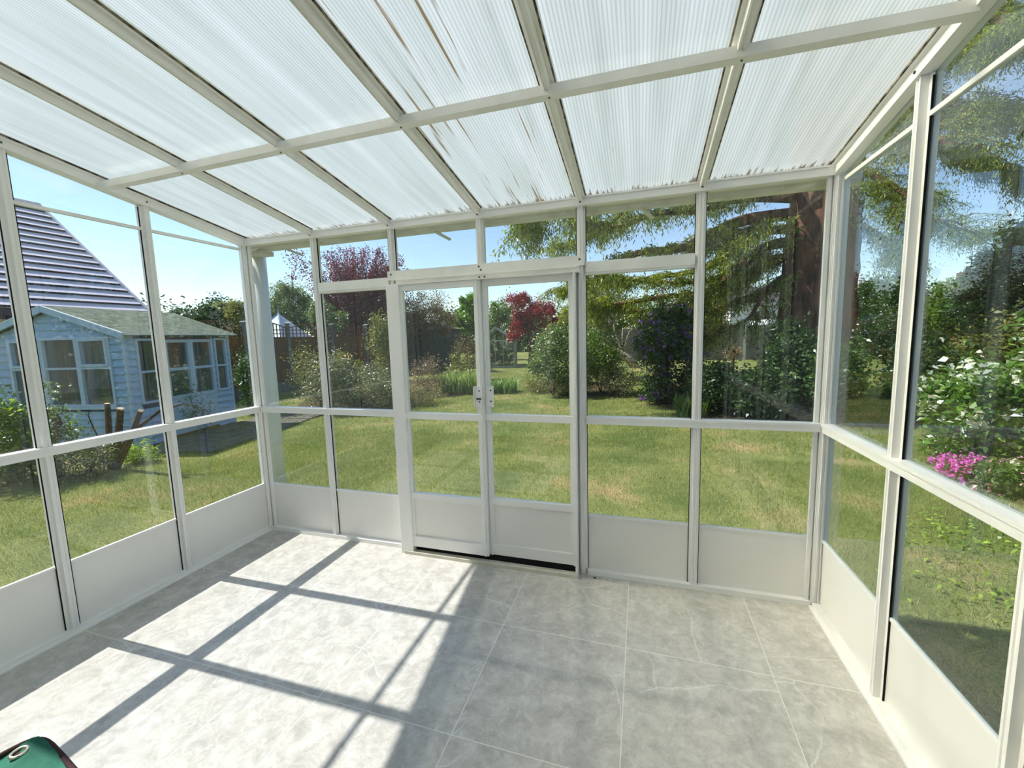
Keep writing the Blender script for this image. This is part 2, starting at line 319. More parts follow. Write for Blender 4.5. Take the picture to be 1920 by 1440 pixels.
def mullion(mb, p0, p1, n, w=0.050, d=0.030, out=0.018):
    """glazing post: outer flange, glass rebate and ridged inner web; n points indoors"""
    p0, p1, n = (np.array(q, float) for q in (p0, p1, n)); ax = unit(p1-p0); a = np.cross(ax, n)
    mb.prism([(-w/2,-out),(w/2,-out),(w/2,-0.003),(-w/2,-0.003)], p0, a, n, p1-p0)
    mb.prism([(-w/2,0.003),(w/2,0.003),(w/2,0.009),(w*0.24,0.010),(w*0.24,d),(w*0.10,d),(w*0.07,d-0.004),(-w*0.07,d-0.004),(-w*0.10,d),(-w*0.24,d),(-w*0.24,0.010),(-w/2,0.009)], p0, a, n, p1-p0)
    mb.prism([(-w*0.2,-0.003),(w*0.2,-0.003),(w*0.2,0.003),(-w*0.2,0.003)], p0, a, n, p1-p0)
def gasket(mb, p0, p1, n, w=0.050):
    p0, p1, n = (np.array(q, float) for q in (p0, p1, n)); ax = unit(p1-p0); a = np.cross(ax, n)
    for s in (-1, 1):
        c = s*(w/2+0.0012)
        mb.prism([(c-0.0016,0.0032),(c+0.0016,0.0032),(c+0.0016,0.0095),(c-0.0016,0.0095)], p0, a, n, p1-p0)
def screw(parent, p, n, r=0.005):
    p = np.array(p, float); n = np.array(n, float)
    MB().tube([p, p+n*0.003], [r, r*0.8], 10).build('screw', SCREW, parent)

window_no = [0]
def window(poly_rings, label, parent_loc, kick=None, mat=GLASS):
    window_no[0] += 1
    w = empty('window_%d' % window_no[0], parent_loc); tag(w, label, 'window', kind='structure'); L = np.array(parent_loc)
    for nm, pts, th, m in poly_rings:
        pts = [np.array(p, float)-L for p in pts]; nrm = unit(np.cross(pts[1]-pts[0], pts[2]-pts[0]))
        k = len(pts); base = [p-nrm*th/2 for p in pts]; top = [p+nrm*th/2 for p in pts]
        MB().add(base+top, [tuple(range(k))[::-1], tuple(range(k, 2*k))]+[(i, (i+1) % k, k+(i+1) % k, k+i) for i in range(k)]).build(nm, m, w)
    return w
def rect(axis, c, a0, a1, z0, z1, z1b=None):
    z1b = z1 if z1b is None else z1b
    if axis == 'y': return [(a0, c, z0), (a1, c, z0), (a1, c, z1b), (a0, c, z1)]
    return [(c, a0, z0), (c, a1, z0), (c, a1, z1b), (c, a0, z1)]

# --- far (back) wall
HH0, HH1 = 1.762, 1.832
wb = empty('wall_back'); tag(wb, 'white framed glazed far wall with the sliding doors', 'wall', kind='structure')
N = (0, -1, 0)
for i, x in enumerate(X):
    if i in (0, 3, 6): continue
    mb = MB(); mullion(mb, (x, 0, 0), (x, 0, HE), N); mb.build('post', WHITE, wb)
    mb = MB(); gasket(mb, (x, 0, 0.01), (x, 0, HE), N); mb.build('gasket', BLACK, wb)
    screw(wb, (x, -0.041, HE+0.018), N)
mb = MB(); mullion(mb, (X[3], 0, 1.866), (X[3], 0, HE), N); mb.build('post', WHITE, wb); screw(wb, (X[3], -0.041, HE+0.018), N)
for s, xx in ((1, 0.0), (-1, W)):                                     # corner posts: two ridged posts around a square core
    mb = MB(); mb.box(min(xx-s*0.02, xx+s*0.035), max(xx-s*0.02, xx+s*0.035), -0.035, 0.02, 0, HE+0.02)
    for q in (0.008, 0.024): mb.box(min(xx+s*q, xx+s*(q+0.006)), max(xx+s*q, xx+s*(q+0.006)), -0.041, -0.035, 0.0, HE)
    for q in (-0.012, -0.028): mb.box(min(xx+s*0.035, xx+s*0.041), max(xx+s*0.035, xx+s*0.041), q-0.003, q+0.003, 0.0, HE)
    for (a0, b0) in ((0.047, 0.064),): mb.box(min(xx+s*a0, xx+s*b0), max(xx+s*a0, xx+s*b0), -0.022, -0.0032, 0.0, HE)
    mb.box(min(xx+s*0.035, xx+s*0.05), max(xx+s*0.035, xx+s*0.05), -0.012, -0.0032, 0.0, HE)
    mb.build('corner_post', WHITE, wb)
eb = MB().box(-0.02, W+0.02, -0.040, 0.020, HE, HE+0.045); eb.box(-0.02, W+0.02, -0.046, -0.040, HE+0.037, HE+0.045)
eb.build('eave_beam', WHITE, wb)
for a, b in ((0.04, X[2]-0.025), (X[4]+0.025, W-0.04)):
    m_ = MB().box(a, b, -0.034, 0.014, 0.922, 0.965); m_.box(a, b, -0.038, -0.034, 0.953, 0.965); m_.build('mid_rail', WHITE, wb)
    MB().box(a, b, -0.034, 0.02, 0.0, 0.028).build('bottom_rail', WHITE, wb)
    q = MB().box(a, b, -0.008, 0.006, HK-0.004, HK+0.010).build('panel_trim', WHITE, wb)
for a, b in ((X[1]+0.026, X[2]-0.026), (X[4]+0.026, X[5]-0.026)):
    h = MB().box(a, b, -0.026, 0.016, HH0, HH1); h.box(a, b, -0.030, -0.026, HH0+0.012, HH1-0.004); h.build('transom', OFFWHITE, wb)
# door head and track
h = MB().box(X[2]-0.02, X[4]+0.02, -0.045, 0.016, 1.812, 1.866); h.box(X[2]+0.03, X[4]-0.006, -0.034, 0.01, 1.776, 1.812)
h.box(X[2]+0.03, X[4]-0.006, -0.050, -0.034, 1.806, 1.812); h.box(X[2]+0.03, X[4]-0.006, -0.082, -0.034, 1.773, 1.779); h.build('door_head', OFFWHITE, wb)
for x_, z_ in ((X[3], 1.85), (X[3]+0.012, 1.83), (X[3]-0.004, 1.79), (X[3]+0.03, 1.79), (X[2]+0.005, 1.845), (X[4]-0.005, 1.845)): screw(wb, (x_, -0.035 if z_ < 1.81 else -0.046, z_), N, 0.006)
MB().box(X[2]-0.012, X[2]+0.078, -0.086, -0.032, 0.0, 1.776).build('door_jamb', WHITE, wb, bevel=0.002)
MB().box(X[4]-0.040, X[4]-0.026, -0.078, -0.010, 0.0, 1.776).build('door_jamb', WHITE, wb, bevel=0.002)
t_ = MB().box(X[2]+0.02, X[4]-0.02, -0.095, 0.02, 0.0, 0.014); t_.box(X[2]+0.02, X[4]-0.02, -0.095, -0.089, 0.014, 0.022); t_.build('threshold', SILL, wb)
MB().box(X[2]+0.078, X[4]-0.04, -0.044, 0.0, 0.014, 0.052).build('door_gap_shade', BLACK, wb)  # solid black strip stands for the shade in the gap below the doors
# windows of the far wall
names = ['narrow glazed bay at the left corner of the far wall', 'glazed bay with a transom left of the sliding doors',
         None, None, 'glazed bay with a transom right of the sliding doors', 'glazed bay at the right corner of the far wall']
for i in (0, 1, 4, 5):
    a, b = X[i]+0.006, X[i+1]-0.006
    if i == 0: a = 0.036
    if i == 5: b = W-0.036
    rings = [('kick_panel', rect('y', 0, a, b, 0.028, HK-0.004), 0.005, KICK), ('pane', rect('y', 0, a, b, HK+0.010, 0.922), 0.004, GLASS)]
    if i in (1, 4): rings += [('pane', rect('y', 0, a, b, 0.965, HH0), 0.004, GLASS), ('pane', rect('y', 0, a, b, HH1, HE), 0.004, GLASS)]
    else: rings += [('pane', rect('y', 0, a, b, 0.965, HE), 0.004, GLASS)]
    window(rings, names[i], (X[i], 0, 0))
for i, nm in ((2, 'shallow fanlight over the left sliding door'), (3, 'shallow fanlight over the right sliding door')):
    window([('pane', rect('y', 0, X[i]+0.006, X[i+1]-0.006, 1.866, HE), 0.004, GLASS)], nm, (X[i], 0, 0))
# sliding doors
def leaf(no, x0, x1, y, label, side):
    d = empty('door_%d' % no, (x0, y, 0)); tag(d, label, 'door', kind='structure'); w = x1-x0
    zb, zt = 0.050, 1.772
    def st(a, b):
        m_ = MB().box(a, b, -0.012, 0.012, zb, zt); c = (a+b)/2; m_.box(c-0.006, c+0.006, -0.018, -0.012, zb, zt); return m_
    st(0, 0.040).build('stile', WHITE, d); st(w-0.040, w).build('stile', WHITE, d)
    for nm, z0, z1, out in (('bottom_rail', zb, 0.125, 0.004), ('kick_rail', 0.384, 0.426, 0.004), ('mid_rail', 0.922, 0.966, 0.014), ('top_rail', 1.735, zt, 0.0)):
        m_ = MB().box(0.040, w-0.040, -0.012, 0.012, z0, z1)
        if out: m_.box(0.002, w-0.002, -0.012-out, -0.012, z0+0.004, z1-0.002)
        m_.build(nm, WHITE, d)
    MB().box(0.036, w-0.036, -0.003, 0.003, 0.125, 0.384).build('kick_panel', KICK, d)
    MB().box(0.036, w-0.036, -0.002, 0.002, 0.426, 0.922).build('pane', GLASS, d)
    MB().box(0.036, w-0.036, -0.002, 0.002, 0.966, 1.735).build('pane', GLASS, d)
    hx0, hx1 = (w-0.052, w-0.002) if side == 'r' else (0.018, 0.066)
    hp = MB().box(hx0, hx1, -0.024, -0.018, 1.012, 1.14)
    if side == 'r': hp.box(hx0, hx0+0.004, -0.040, -0.024, 1.012, 1.14)
    hp = hp.build('handle_plate', WHITE, d); 
    for z_ in (1.045, 1.112):
        MB().tube([((hx0+hx1)/2+0.006, -0.024, z_), ((hx0+hx1)/2+0.006, -0.0265, z_)], 0.0045, 10).build('screw', BLACK, hp)
    if side == 'r': MB().box(hx0+0.012, hx1-0.008, -0.027, -0.024, 1.058, 1.068).build('latch_slot', SCREW, hp)
    return d
leaf(1, X[2]+0.055, 1.842, -0.058, 'left white framed glass sliding door', 'r')
leaf(2, 1.836, X[4]-0.030, -0.028, 'right white framed glass sliding door', 'l')

# --- side walls
def side_wall(name, label, xx, s, YY, glass, wname):
    """s = +1 when indoors lies towards +x"""
    w = empty(name, (xx, 0, 0)); tag(w, label, 'wall', kind='structure'); n = (s, 0, 0)
    for i, y in enumerate(YY[1:], 1):
        mb = MB(); mullion(mb, (0, y, 0), (0, y, roofz(y)), n, w=0.052, d=0.034); mb.build('post', WHITE, w)
        mb = MB(); gasket(mb, (0, y, 0.03), (0, y, roofz(y)-0.01), n, w=0.052); mb.build('gasket', BLACK, w)
        screw(w, (s*0.045, y, roofz(y)+0.02), n)
    # rake beam: lower lip, fascia and step, following the roof pitch
    rb = MB(); v = np.array([0, -D-0.03, SL*(D+0.03)]); up = unit(np.array([0, SL, 1.0])); a = np.array([s, 0, 0.0])
    rb.prism([(-0.02,0),(0.044,0),(0.044,0.034),(0.058,0.040),(0.058,0.054),(-0.02,0.062)], (0, 0, HE), a, up, v); rb.build('rake_beam', WHITE, w)
    mb = MB(); mb.prism([(0.0582,0.044),(0.062,0.044),(0.062,0.056),(0.0582,0.056)], (0, 0, HE), a, up, v); mb.build('gasket', GASKET, w)
    x0, x1 = sorted((-s*0.012, s*0.036)); y0, y1 = -D, -0.036
    m_ = MB().box(x0, x1, y0, y1, 0.922, 0.966); q = sorted((s*0.036, s*0.042)); m_.box(q[0], q[1], y0, y1, 0.952, 0.966); m_.build('mid_rail', WHITE, w)
    x0, x1 = sorted((-s*0.018, s*0.036)); m_ = MB().box(x0, x1, y0, y1, 0.0, 0.028); q = sorted((s*0.036, s*0.050)); m_.box(q[0], q[1], y0, y1, 0.0, 0.010); m_.build('bottom_rail', WHITE, w)
    q = sorted((-s*0.006, s*0.008)); MB().box(q[0], q[1], y0, y1, HK-0.004, HK+0.008).build('panel_trim', WHITE, w)
    q = sorted((-s*0.008, s*0.010)); MB().box(q[0], q[1], -D, -0.05, 2.099, 2.115).build('glazing_bar', WHITE, w)
    for i in range(len(YY)-1):
        ya, yb = YY[i+1]+0.006, YY[i]-0.006
        if i == 0: yb = -0.036
        rings = [('kick_panel', rect('x', xx, ya, yb, 0.028, HK-0.004), 0.005, KICK), ('pane', rect('x', xx, ya, yb, HK+0.008, 0.922), 0.004, glass),
                 ('pane', rect('x', xx, ya, yb, 0.966, 2.099), 0.004, glass),
                 ('pane', rect('x', xx, ya, yb, 2.115, roofz(ya), roofz(yb)), 0.004, glass)]
        window(rings, wname % ['beside the far corner', 'second from the far corner', 'third from the far corner', 'nearest the house'][i], (xx, YY[i], 0), mat=glass)
side_wall('wall_left', 'white framed glazed left wall facing the summerhouse', 0.0, 1, YL, GLASS, 'left wall glazed bay %s')
side_wall('wall_right', 'white framed glazed right wall facing the flower bed', W, -1, YR, GLASS_R, 'right wall glazed bay %s')

# --- lean-to roof
ce = empty('ceiling', (0, 0, 0)); tag(ce, 'sloping ribbed translucent roof with white rafters', 'ceiling', kind='structure')
up = unit(np.array([0, SL, 1.0])); sv = np.array([0, -D-0.04, SL*(D+0.04)])
for x in X[1:-1]:
    mb = MB(); mb.prism([(-0.026,0.046),(-0.026,0.040),(-0.013,0.038),(-0.011,0.012),(-0.006,0.009),(-0.004,0.014),(0.004,0.014),(0.006,0.009),(0.011,0.012),(0.013,0.038),(0.026,0.040),(0.026,0.046)][::-1], (x, 0, HE), (1, 0, 0), up, sv)
    r_ = mb.build('rafter', OFFWHITE, ce)
    mb = MB()
    for s in (-1, 1):
        c = s*0.0285; mb.prism([(c-0.003,0.040),(c+0.003,0.040),(c+0.003,0.047),(c-0.003,0.047)], (x, -0.05, HE+SL*0.05), (1, 0, 0), up, sv*0.97)
    mb.build('gasket', GASKET, ce)
    screw(ce, (x, -0.02, HE+0.018), (0, -0.3, -1), 0.005)
for i in range(6):
    a, b = X[i]+0.0265, X[i+1]-0.0265
    if i == 0: a = 0.0
    if i == 5: b = W
    mb = MB(); mb.prism([(a,0.050),(b,0.050),(b,0.060),(a,0.060)], (0, 0.075, HE-SL*0.075), (1, 0, 0), up, sv*1.03); po = mb.build('roof_panel', POLY, ce); po.data.materials.append(POLY_TOP); po.data.polygons[4].material_index = 1
yx = -0.846; zx = roofz(yx)
pb = MB(); xs = np.linspace(0.03, W-0.035, 13)
bow = lambda x: 0.012*math.sin(math.pi*min(max((x-0.3)/3.4, 0), 1))
for a, b in zip(xs[:-1], xs[1:]):
    za, zb_ = zx-0.012+bow(a), zx-0.012+bow(b)
    pb.add([(a,yx-0.02,za),(b,yx-0.02,zb_),(b,yx+0.02,zb_),(a,yx+0.02,za),(a,yx-0.02,za+0.034),(b,yx-0.02,zb_+0.034),(b,yx+0.02,zb_+0.034),(a,yx+0.02,za+0.034)],
           [(0,3,2,1),(4,5,6,7),(0,1,5,4),(2,3,7,6)])
pb.f.append((0, 4, 7, 3)); q = len(pb.v)-8; pb.f.append((q+1, q+2, q+6, q+5))
pb.build('purlin', OFFWHITE, ce)
for x in X[1:-1]: screw(ce, (x+0.005, yx, zx-0.012+bow(x)), (0, 0, -1), 0.004)

# --- gutter and downpipe outside the far eave
gu = empty('roof_gutter', (0, 0.045, 2.098)); tag(gu, 'grey plastic rain gutter along the outside of the far eave', 'gutter')
prof = [(-0.04,0.055),(-0.04,0.02),(-0.028,0.004),(0.0,-0.004),(0.028,0.004),(0.04,0.02),(0.04,0.06),(0.036,0.06),(0.036,0.022),(0.026,0.008),(0.0,0.0),(-0.026,0.008),(-0.036,0.022),(-0.036,0.055)]
g_ = MB(); ring = len(prof)
for k in range(ring):
    (a0, b0), (a1, b1) = prof[k], prof[(k+1) % ring]
    g_.add([(-0.10, a0+0.045, b0+0.01), (-0.10, a1+0.045, b1+0.01), (W+0.10, a1+0.045, b1+0.01), (W+0.10, a0+0.045, b0+0.01)], [(0, 1, 2, 3)])
for xe in (-0.10, W+0.10): g_.add([(xe, p[0]+0.045, p[1]+0.01) for p in prof[:7]], [tuple(range(7))])
g_.build('channel', GREYU, gu)
for x_ in (0.30, 1.50, 2.75): MB().bar((x_, 0.02, 0.010), (x_+0.06, 0.115, -0.026), 0.02, 0.012).build('bracket', GREYU, gu)
MB().box(-0.09, 0.12, 0.0, 0.09, -0.02, 0.012).build('outlet', GREYU, gu)
dp = empty('downpipe', (-0.042, 0.13, G)); tag(dp, 'thick white plastic downpipe standing outside the far left corner', 'pipe')
MB().tube([(0, 0, 0), (0, 0, 2.13-G)], 0.062, 32).build('pipe', PIPE, dp, smooth=True)
MB().tube([(0, 0, 0), (0, 0, 0.10)], [0.074, 0.066], 32).build('collar', PIPE, dp, smooth=True)

# --- house wall behind the photographer, with the opening the picture is taken from
brick = pbr('pale_render', S(238, 234, 226), 0.8, 0.2, c2=S(228, 224, 214), scale=7, bump=0.2)
wf = MB().box(-5.0, 1.75, -D-0.35, -D-0.035, G+0.002, 2.85); wf.box(3.66, 8.5, -D-0.35, -D-0.035, G+0.002, 2.85); wf.box(1.75, 3.66, -D-0.35, -D-0.035, 2.25, 2.85)
# dark room behind the opening
wf.box(0.2, 5.6, -7.2, -7.0, G+0.002, 2.85); wf.box(0.0, 0.2, -7.2, -D-0.35, G+0.002, 2.85); wf.box(5.6, 5.8, -7.2, -D-0.35, G+0.002, 2.85); wf.box(0.0, 5.8, -7.2, -D-0.35, 2.5, 2.85); wf.box(0.2, 5.6, -7.0, -D-0.05, G+0.002, 0.0)
wf = wf.build('wall_front', brick); tag(wf, 'pale rendered house wall behind the photographer with an open doorway', 'wall', kind='structure')

# --- green canvas in the near left corner
c0 = atg(58, 1390, 0.36)
hd = np.array([math.cos(math.radians(125)), math.sin(math.radians(125))]); gb = empty('canvas_bag', (c0[0]-hd[0]*0.205, c0[1]-hd[1]*0.205, 0)); tag(gb, 'dark green canvas bag with brown hem and metal eyelet on the floor', 'bag')
gb.rotation_euler = (0, 0, math.radians(80))
GREEN = pbr('green_canvas', S(34, 92, 76), 0.75, 0.2, c2=S(58, 128, 106), scale=12, bump=0.35); HEM = pbr('brown_hem', S(66, 46, 48), 0.8, 0.2)
mb = MB(); nn_ = 12
for i in range(nn_+1):
    zz = 0.36*i/nn_; k = 1+0.05*math.sin(i*1.3)*(1-i/nn_)
    for j in range(24):
        t = 2*math.pi*j/24; sx = abs(math.cos(t))**0.35*math.copysign(1, math.cos(t)); sy_ = abs(math.sin(t))**0.35*math.copysign(1, math.sin(t))
        mb.v.append((0.165*k*sx, 0.165*k*sy_, zz+ (0.012*math.sin(3*t) if i == nn_ else 0)))
for i in range(nn_):
    for j in range(24): mb.f.append((i*24+j, i*24+(j+1) % 24, (i+1)*24+(j+1) % 24, (i+1)*24+j))
mb.f.append(tuple(range(24))[::-1]); mb.v.append((0, 0, 0.345)); tp = len(mb.v)-1
for j in range(24): mb.f.append((nn_*24+j, nn_*24+(j+1) % 24, tp))
mb.build('canvas_body', GREEN, gb, smooth=False)
hm = MB(); loop = [(0.168*math.copysign(abs(math.cos(t))**0.35, math.cos(t)), 0.168*math.copysign(abs(math.sin(t))**0.35, math.sin(t)), 0.356) for t in np.linspace(0, 2*math.pi, 49)]
hm.tube(loop, 0.007, 8); hm.build('hem', HEM, gb, smooth=True)
ey = MB(); ec = (0.118, 0.118, 0.366)
ey.tube([(ec[0]+0.0155*math.cos(t), ec[1]+0.0155*math.sin(t), ec[2]) for t in np.linspace(0, 2*math.pi, 33)], 0.0045, 8); ey.build('eyelet', pbr('brass_eyelet', S(215, 205, 180), 0.25, 0.5, metal=0.9), gb, smooth=True)
MB().tube([(ec[0], ec[1], ec[2]-0.012), (ec[0], ec[1], ec[2]-0.002)], 0.015, 20).build('eyelet_hole', HEM, gb)
pbx = atg(1115, 1085, 0.0)
pb_ = MB(); pb_.tube([(pbx[0]-0.006, pbx[1], 0.004), (pbx[0]+0.006, pbx[1]+0.002, 0.005)], [0.004, 0.005], 8)
tag(pb_.build('dead_leaf_scrap', HEM), 'small dark brown scrap on the tiles right of the doors', 'debris')

# ================================================================== THE GARDEN
BARK = pbr('brown_bark', S(92, 66, 50), 0.9, 0.15, c2=S(58, 42, 34), scale=14, stretch=(1, 1, 0.25), bump=0.8)
CEDARBARK = pbr('cedar_bark', S(132, 94, 74), 0.9, 0.15, c2=S(70, 52, 42), scale=7, stretch=(1.4, 1.4, 0.3), bump=1.0)
PALEBARK = pbr('pale_bark', S(200, 185, 160), 0.8, 0.2, c2=S(140, 120, 98), scale=12, bump=0.5)
CUT = pbr('sawn_wood', S(205, 180, 140), 0.7, 0.2)
def two(a, b, **k): return leafmat('leaf_%d_%d_%d' % a, S(*a), S(*b), **k)
L_MID = two((62, 88, 34), (112, 134, 56)); L_DARK = two((30, 52, 24), (66, 92, 40), trans=0.25); L_OLIVE = two((84, 92, 44), (138, 140, 72))
L_GREY = two((92, 98, 66), (146, 148, 104), trans=0.2); L_BRIGHT = two((92, 124, 36), (160, 182, 74)); L_GLOSS = two((40, 68, 30), (96, 124, 58), rough=0.22, trans=0.2)
L_PLUM = two((70, 34, 48), (126, 68, 76)); L_RED = two((104, 26, 40), (150, 48, 52)); L_CEDAR = two((60, 78, 36), (150, 160, 70), trans=0.42)
L_BROWN = two((96, 84, 58), (140, 124, 84)); L_VARI = leafmat('variegated', S(70, 104, 40), S(110, 140, 60), 0.25, 0.3, c3=S(236, 234, 196))
L_ROSE = leafmat('rose_leaf', S(60, 84, 38), S(126, 144, 78), 0.25, 0.35, c3=S(232, 228, 214))
L_PHOT = leafmat('photinia', S(74, 96, 40), S(128, 140, 62), 0.3, 0.35, c3=S(178, 76, 48))
F_PURPLE = two((96, 52, 150), (168, 96, 190), trans=0.4); F_PINK = two((226, 84, 178), (246, 142, 214), trans=0.3); F_PALE = two((232, 150, 160), (246, 206, 206), trans=0.3)
F_WHITE = two((236, 232, 222), (252, 250, 244), trans=0.3); F_YELLOW = two((190, 184, 120), (222, 214, 160), trans=0.3)

# ---- lawn
def lawnmat():
    m, n, l = mat_new('lawn_turf'); o = n.new('ShaderNodeOutputMaterial'); p = n.new('ShaderNodeBsdfPrincipled'); l.new(p.outputs[0], o.inputs[0])
    t = n.new('ShaderNodeTexCoord'); a = n.new('ShaderNodeTexNoise'); a.inputs['Scale'].default_value = 0.9; a.inputs['Detail'].default_value = 9; a.inputs['Roughness'].default_value = 0.65; l.new(t.outputs['Object'], a.inputs['Vector'])
    r = n.new('ShaderNodeValToRGB'); e = r.color_ramp.elements; e[0].position = 0.36; e[0].color = (*S(96, 112, 54), 1); e[1].position = 0.54; e[1].color = (*S(136, 142, 80), 1)
    q = e.new(0.68); q.color = (*S(182, 158, 112), 1); l.new(a.outputs['Fac'], r.inputs[0])
    b = n.new('ShaderNodeTexNoise'); b.inputs['Scale'].default_value = 60; b.inputs['Detail'].default_value = 4; l.new(t.outputs['Object'], b.inputs['Vector'])
    mr = n.new('ShaderNodeMapRange'); mr.inputs['From Min'].default_value = 0.3; mr.inputs['From Max'].default_value = 0.7; mr.inputs['To Min'].default_value = 0.62; mr.inputs['To Max'].default_value = 1.12; l.new(b.outputs['Fac'], mr.inputs[0])
    mu = n.new('ShaderNodeVectorMath'); mu.operation = 'SCALE'; l.new(r.outputs[0], mu.inputs[0]); l.new(mr.outputs[0], mu.inputs['Scale']); l.new(mu.outputs[0], p.inputs['Base Color'])
    p.inputs['Roughness'].default_value = 0.9; p.inputs['Specular IOR Level'].default_value = 0.1
    bp = n.new('ShaderNodeBump'); bp.inputs['Strength'].default_value = 0.6; bp.inputs['Distance'].default_value = 0.03; l.new(b.outputs['Fac'], bp.inputs['Height']); l.new(bp.outputs[0], p.inputs['Normal'])
    return m
gl = MB().box(-70, 70, -25, 110, G-0.4, G).build('lawn', lawnmat()); tag(gl, 'wide mown lawn with dry brown patches round the garden room', 'lawn', kind='structure')
def fld(x, y): return np.sin(x*1.3+0.7*np.sin(y*0.9))*np.sin(y*1.1+1.7)*0.5+0.3*np.sin(x*3.7+y*2.9)
def blades():
    g = np.random.default_rng(3); pts = []
    for (x0, x1, y0, y1, dens, w, h) in [(-3.6, -0.05, -1.8, 3.2, 4200, 0.0030, 0.034), (3.75, 6.4, -1.9, 3.0, 4200, 0.0030, 0.036), (-2.6, 3.9, 0.2, 3.6, 3600, 0.0032, 0.032),
                                         (-6.2, 6.8, 3.2, 7.2, 1300, 0.0055, 0.036), (-4.5, 5.5, 7.2, 14.0, 420, 0.010, 0.045), (5.6, 10.5, -1.0, 6.0, 700, 0.006, 0.04)]:
        n = int((x1-x0)*(y1-y0)*dens); x = g.uniform(x0, x1, n); y = g.uniform(y0, y1, n)
        pts.append(np.stack([x, y, np.full(n, w), np.full(n, h)], 1))
    P = np.concatenate(pts); x, y = P[:, 0], P[:, 1]
    ok = ~((x > -0.04) & (x < W+0.04) & (y < 0.06)) & ~((x < -4.35) & (y > 1.3) & (y < 3.9)); P = P[ok]; n = len(P)
    a = g.uniform(0, 2*math.pi, n); s = np.stack([np.cos(a), np.sin(a), np.zeros(n)], 1)*P[:, 2:3]/2
    lean = np.stack([g.normal(size=n), g.normal(size=n), np.zeros(n)], 1)*P[:, 3:4]*0.45
    b = np.stack([P[:, 0], P[:, 1], np.full(n, G-0.003)], 1); hh = P[:, 3:4]*g.uniform(0.5, 1.3, (n, 1)); up_ = np.array([0, 0, 1.0])
    return np.stack([b-s, b+s, b+s*0.3+lean+up_*hh, b-s*0.3+lean+up_*hh], 1)
L_GRASS = leafmat('grass_blade', S(84, 104, 44), S(156, 164, 88), 0.3, 0.6, c3=S(206, 188, 134))
gr = quads('grass_blades', blades(), L_GRASS); tag(gr, 'short mown green grass blades of the lawn', 'grass', kind='stuff')

# ---- plants
def depth(p): return float(np.dot(np.array(p)-CAM, _f))
def branches(mb, base, targets, r0, seed, sub=3):
    g = np.random.default_rng(seed)
    for tgt in targets:
        tgt = np.array(tgt, float); base = np.array(base, float); mid = base*0.5+tgt*0.5+g.normal(size=3)*np.linalg.norm(tgt-base)*0.09
        pts = [base, base*0.75+mid*0.25+g.normal(size=3)*0.02, mid, tgt]; mb.tube(pts, [r0, r0*0.8, r0*0.5, r0*0.15], 6)
        for _ in range(sub):
            e = mid+(tgt-mid)*g.uniform(0.1, 0.9)+g.normal(size=3)*np.linalg.norm(tgt-base)*0.22
            st = mid+(tgt-mid)*g.uniform(0, 0.4); mb.tube([st, (st+e)/2+g.normal(size=3)*0.03, e], [r0*0.35, r0*0.22, r0*0.08], 5)
def plant(name, label, cat, base, crowns, n, leaf, mat, group=None, seed=1, trunk=None, bark=None, clusters=40, sig=0.2, shell=0.5, up=0.4, droop=0.0, flowers=None, nb=6, flat=1.0):
    """crowns: list of (centre, radii) in world space; trunk: (height, radius)"""
    base = np.array(base, float); o = empty(name, base); tag(o, label, cat, group); vol = np.array([np.prod(np.array(r))**(2/3) for _, r in crowns]); vol /= vol.sum()
    P = [cloud(np.array(c)-base, r, max(int(n*v), 10), max(int(clusters*v), 6), sig, seed*17+i, flat, bottom=0.02, shell=shell) for i, ((c, r), v) in enumerate(zip(crowns, vol))]
    P = np.concatenate(P); quads('foliage', leaf_quads(P, leaf[0], leaf[1], up, droop, seed), mat, o)
    mb = MB(); g = np.random.default_rng(seed+5)
    if trunk:
        th, tr = trunk; top = np.array([g.normal()*0.05*th, g.normal()*0.05*th, th])
        mb.tube([(0, 0, -0.03), (g.normal()*0.03, g.normal()*0.03, th*0.5), top], [tr*1.25, tr*0.9, tr*0.75], 10)
    else: top = np.array([0, 0, 0.0]); tr = 0.018*max(1, crowns[0][1][2])
    T = [np.array(c)-base+g.uniform(-0.75, 0.75, 3)*np.array(r) for c, r in crowns for _ in range(max(2, int(nb/len(crowns))))]
    branches(mb, top, T, tr*0.6, seed, 2); mb.build('trunk' if trunk else 'stems', bark or BARK, o, smooth=True)
    if flowers:
        fm, fn, fs, nm = flowers[:4]
        keep = P[np.random.default_rng(seed+9).integers(0, len(P), fn)]; cen = np.mean(P, 0)
        keep = keep+unit(keep-cen)*0.05; k = np.repeat(keep, 4, 0)+np.random.default_rng(seed).normal(size=(fn*4, 3))*fs*0.45
        k[:, 2] = np.maximum(k[:, 2], 0.03)
        tag(quads(nm, leaf_quads(k, fs, fs*0.8, 0.5, 0, seed+2), fm, o), kind='stuff')
    return o
def shrub(u, vb, vt, hw, label, mat, n=5000, leaf=(0.06, 0.03), cat='shrub', name='garden_shrub', seed=1, ry=None, base=None, low=0.0, **k):
    b = atg(u, vb) if base is None else np.array(base, float); d = depth(b); h = (vb-vt)*d/F; r = hw*d/F
    return plant(name, label, cat, b, [((b[0], b[1], G+low*h+(1-low)*h*0.5), (r, ry or r*0.9, (1-low)*h*0.52))], n, leaf, mat, seed=seed, **k)

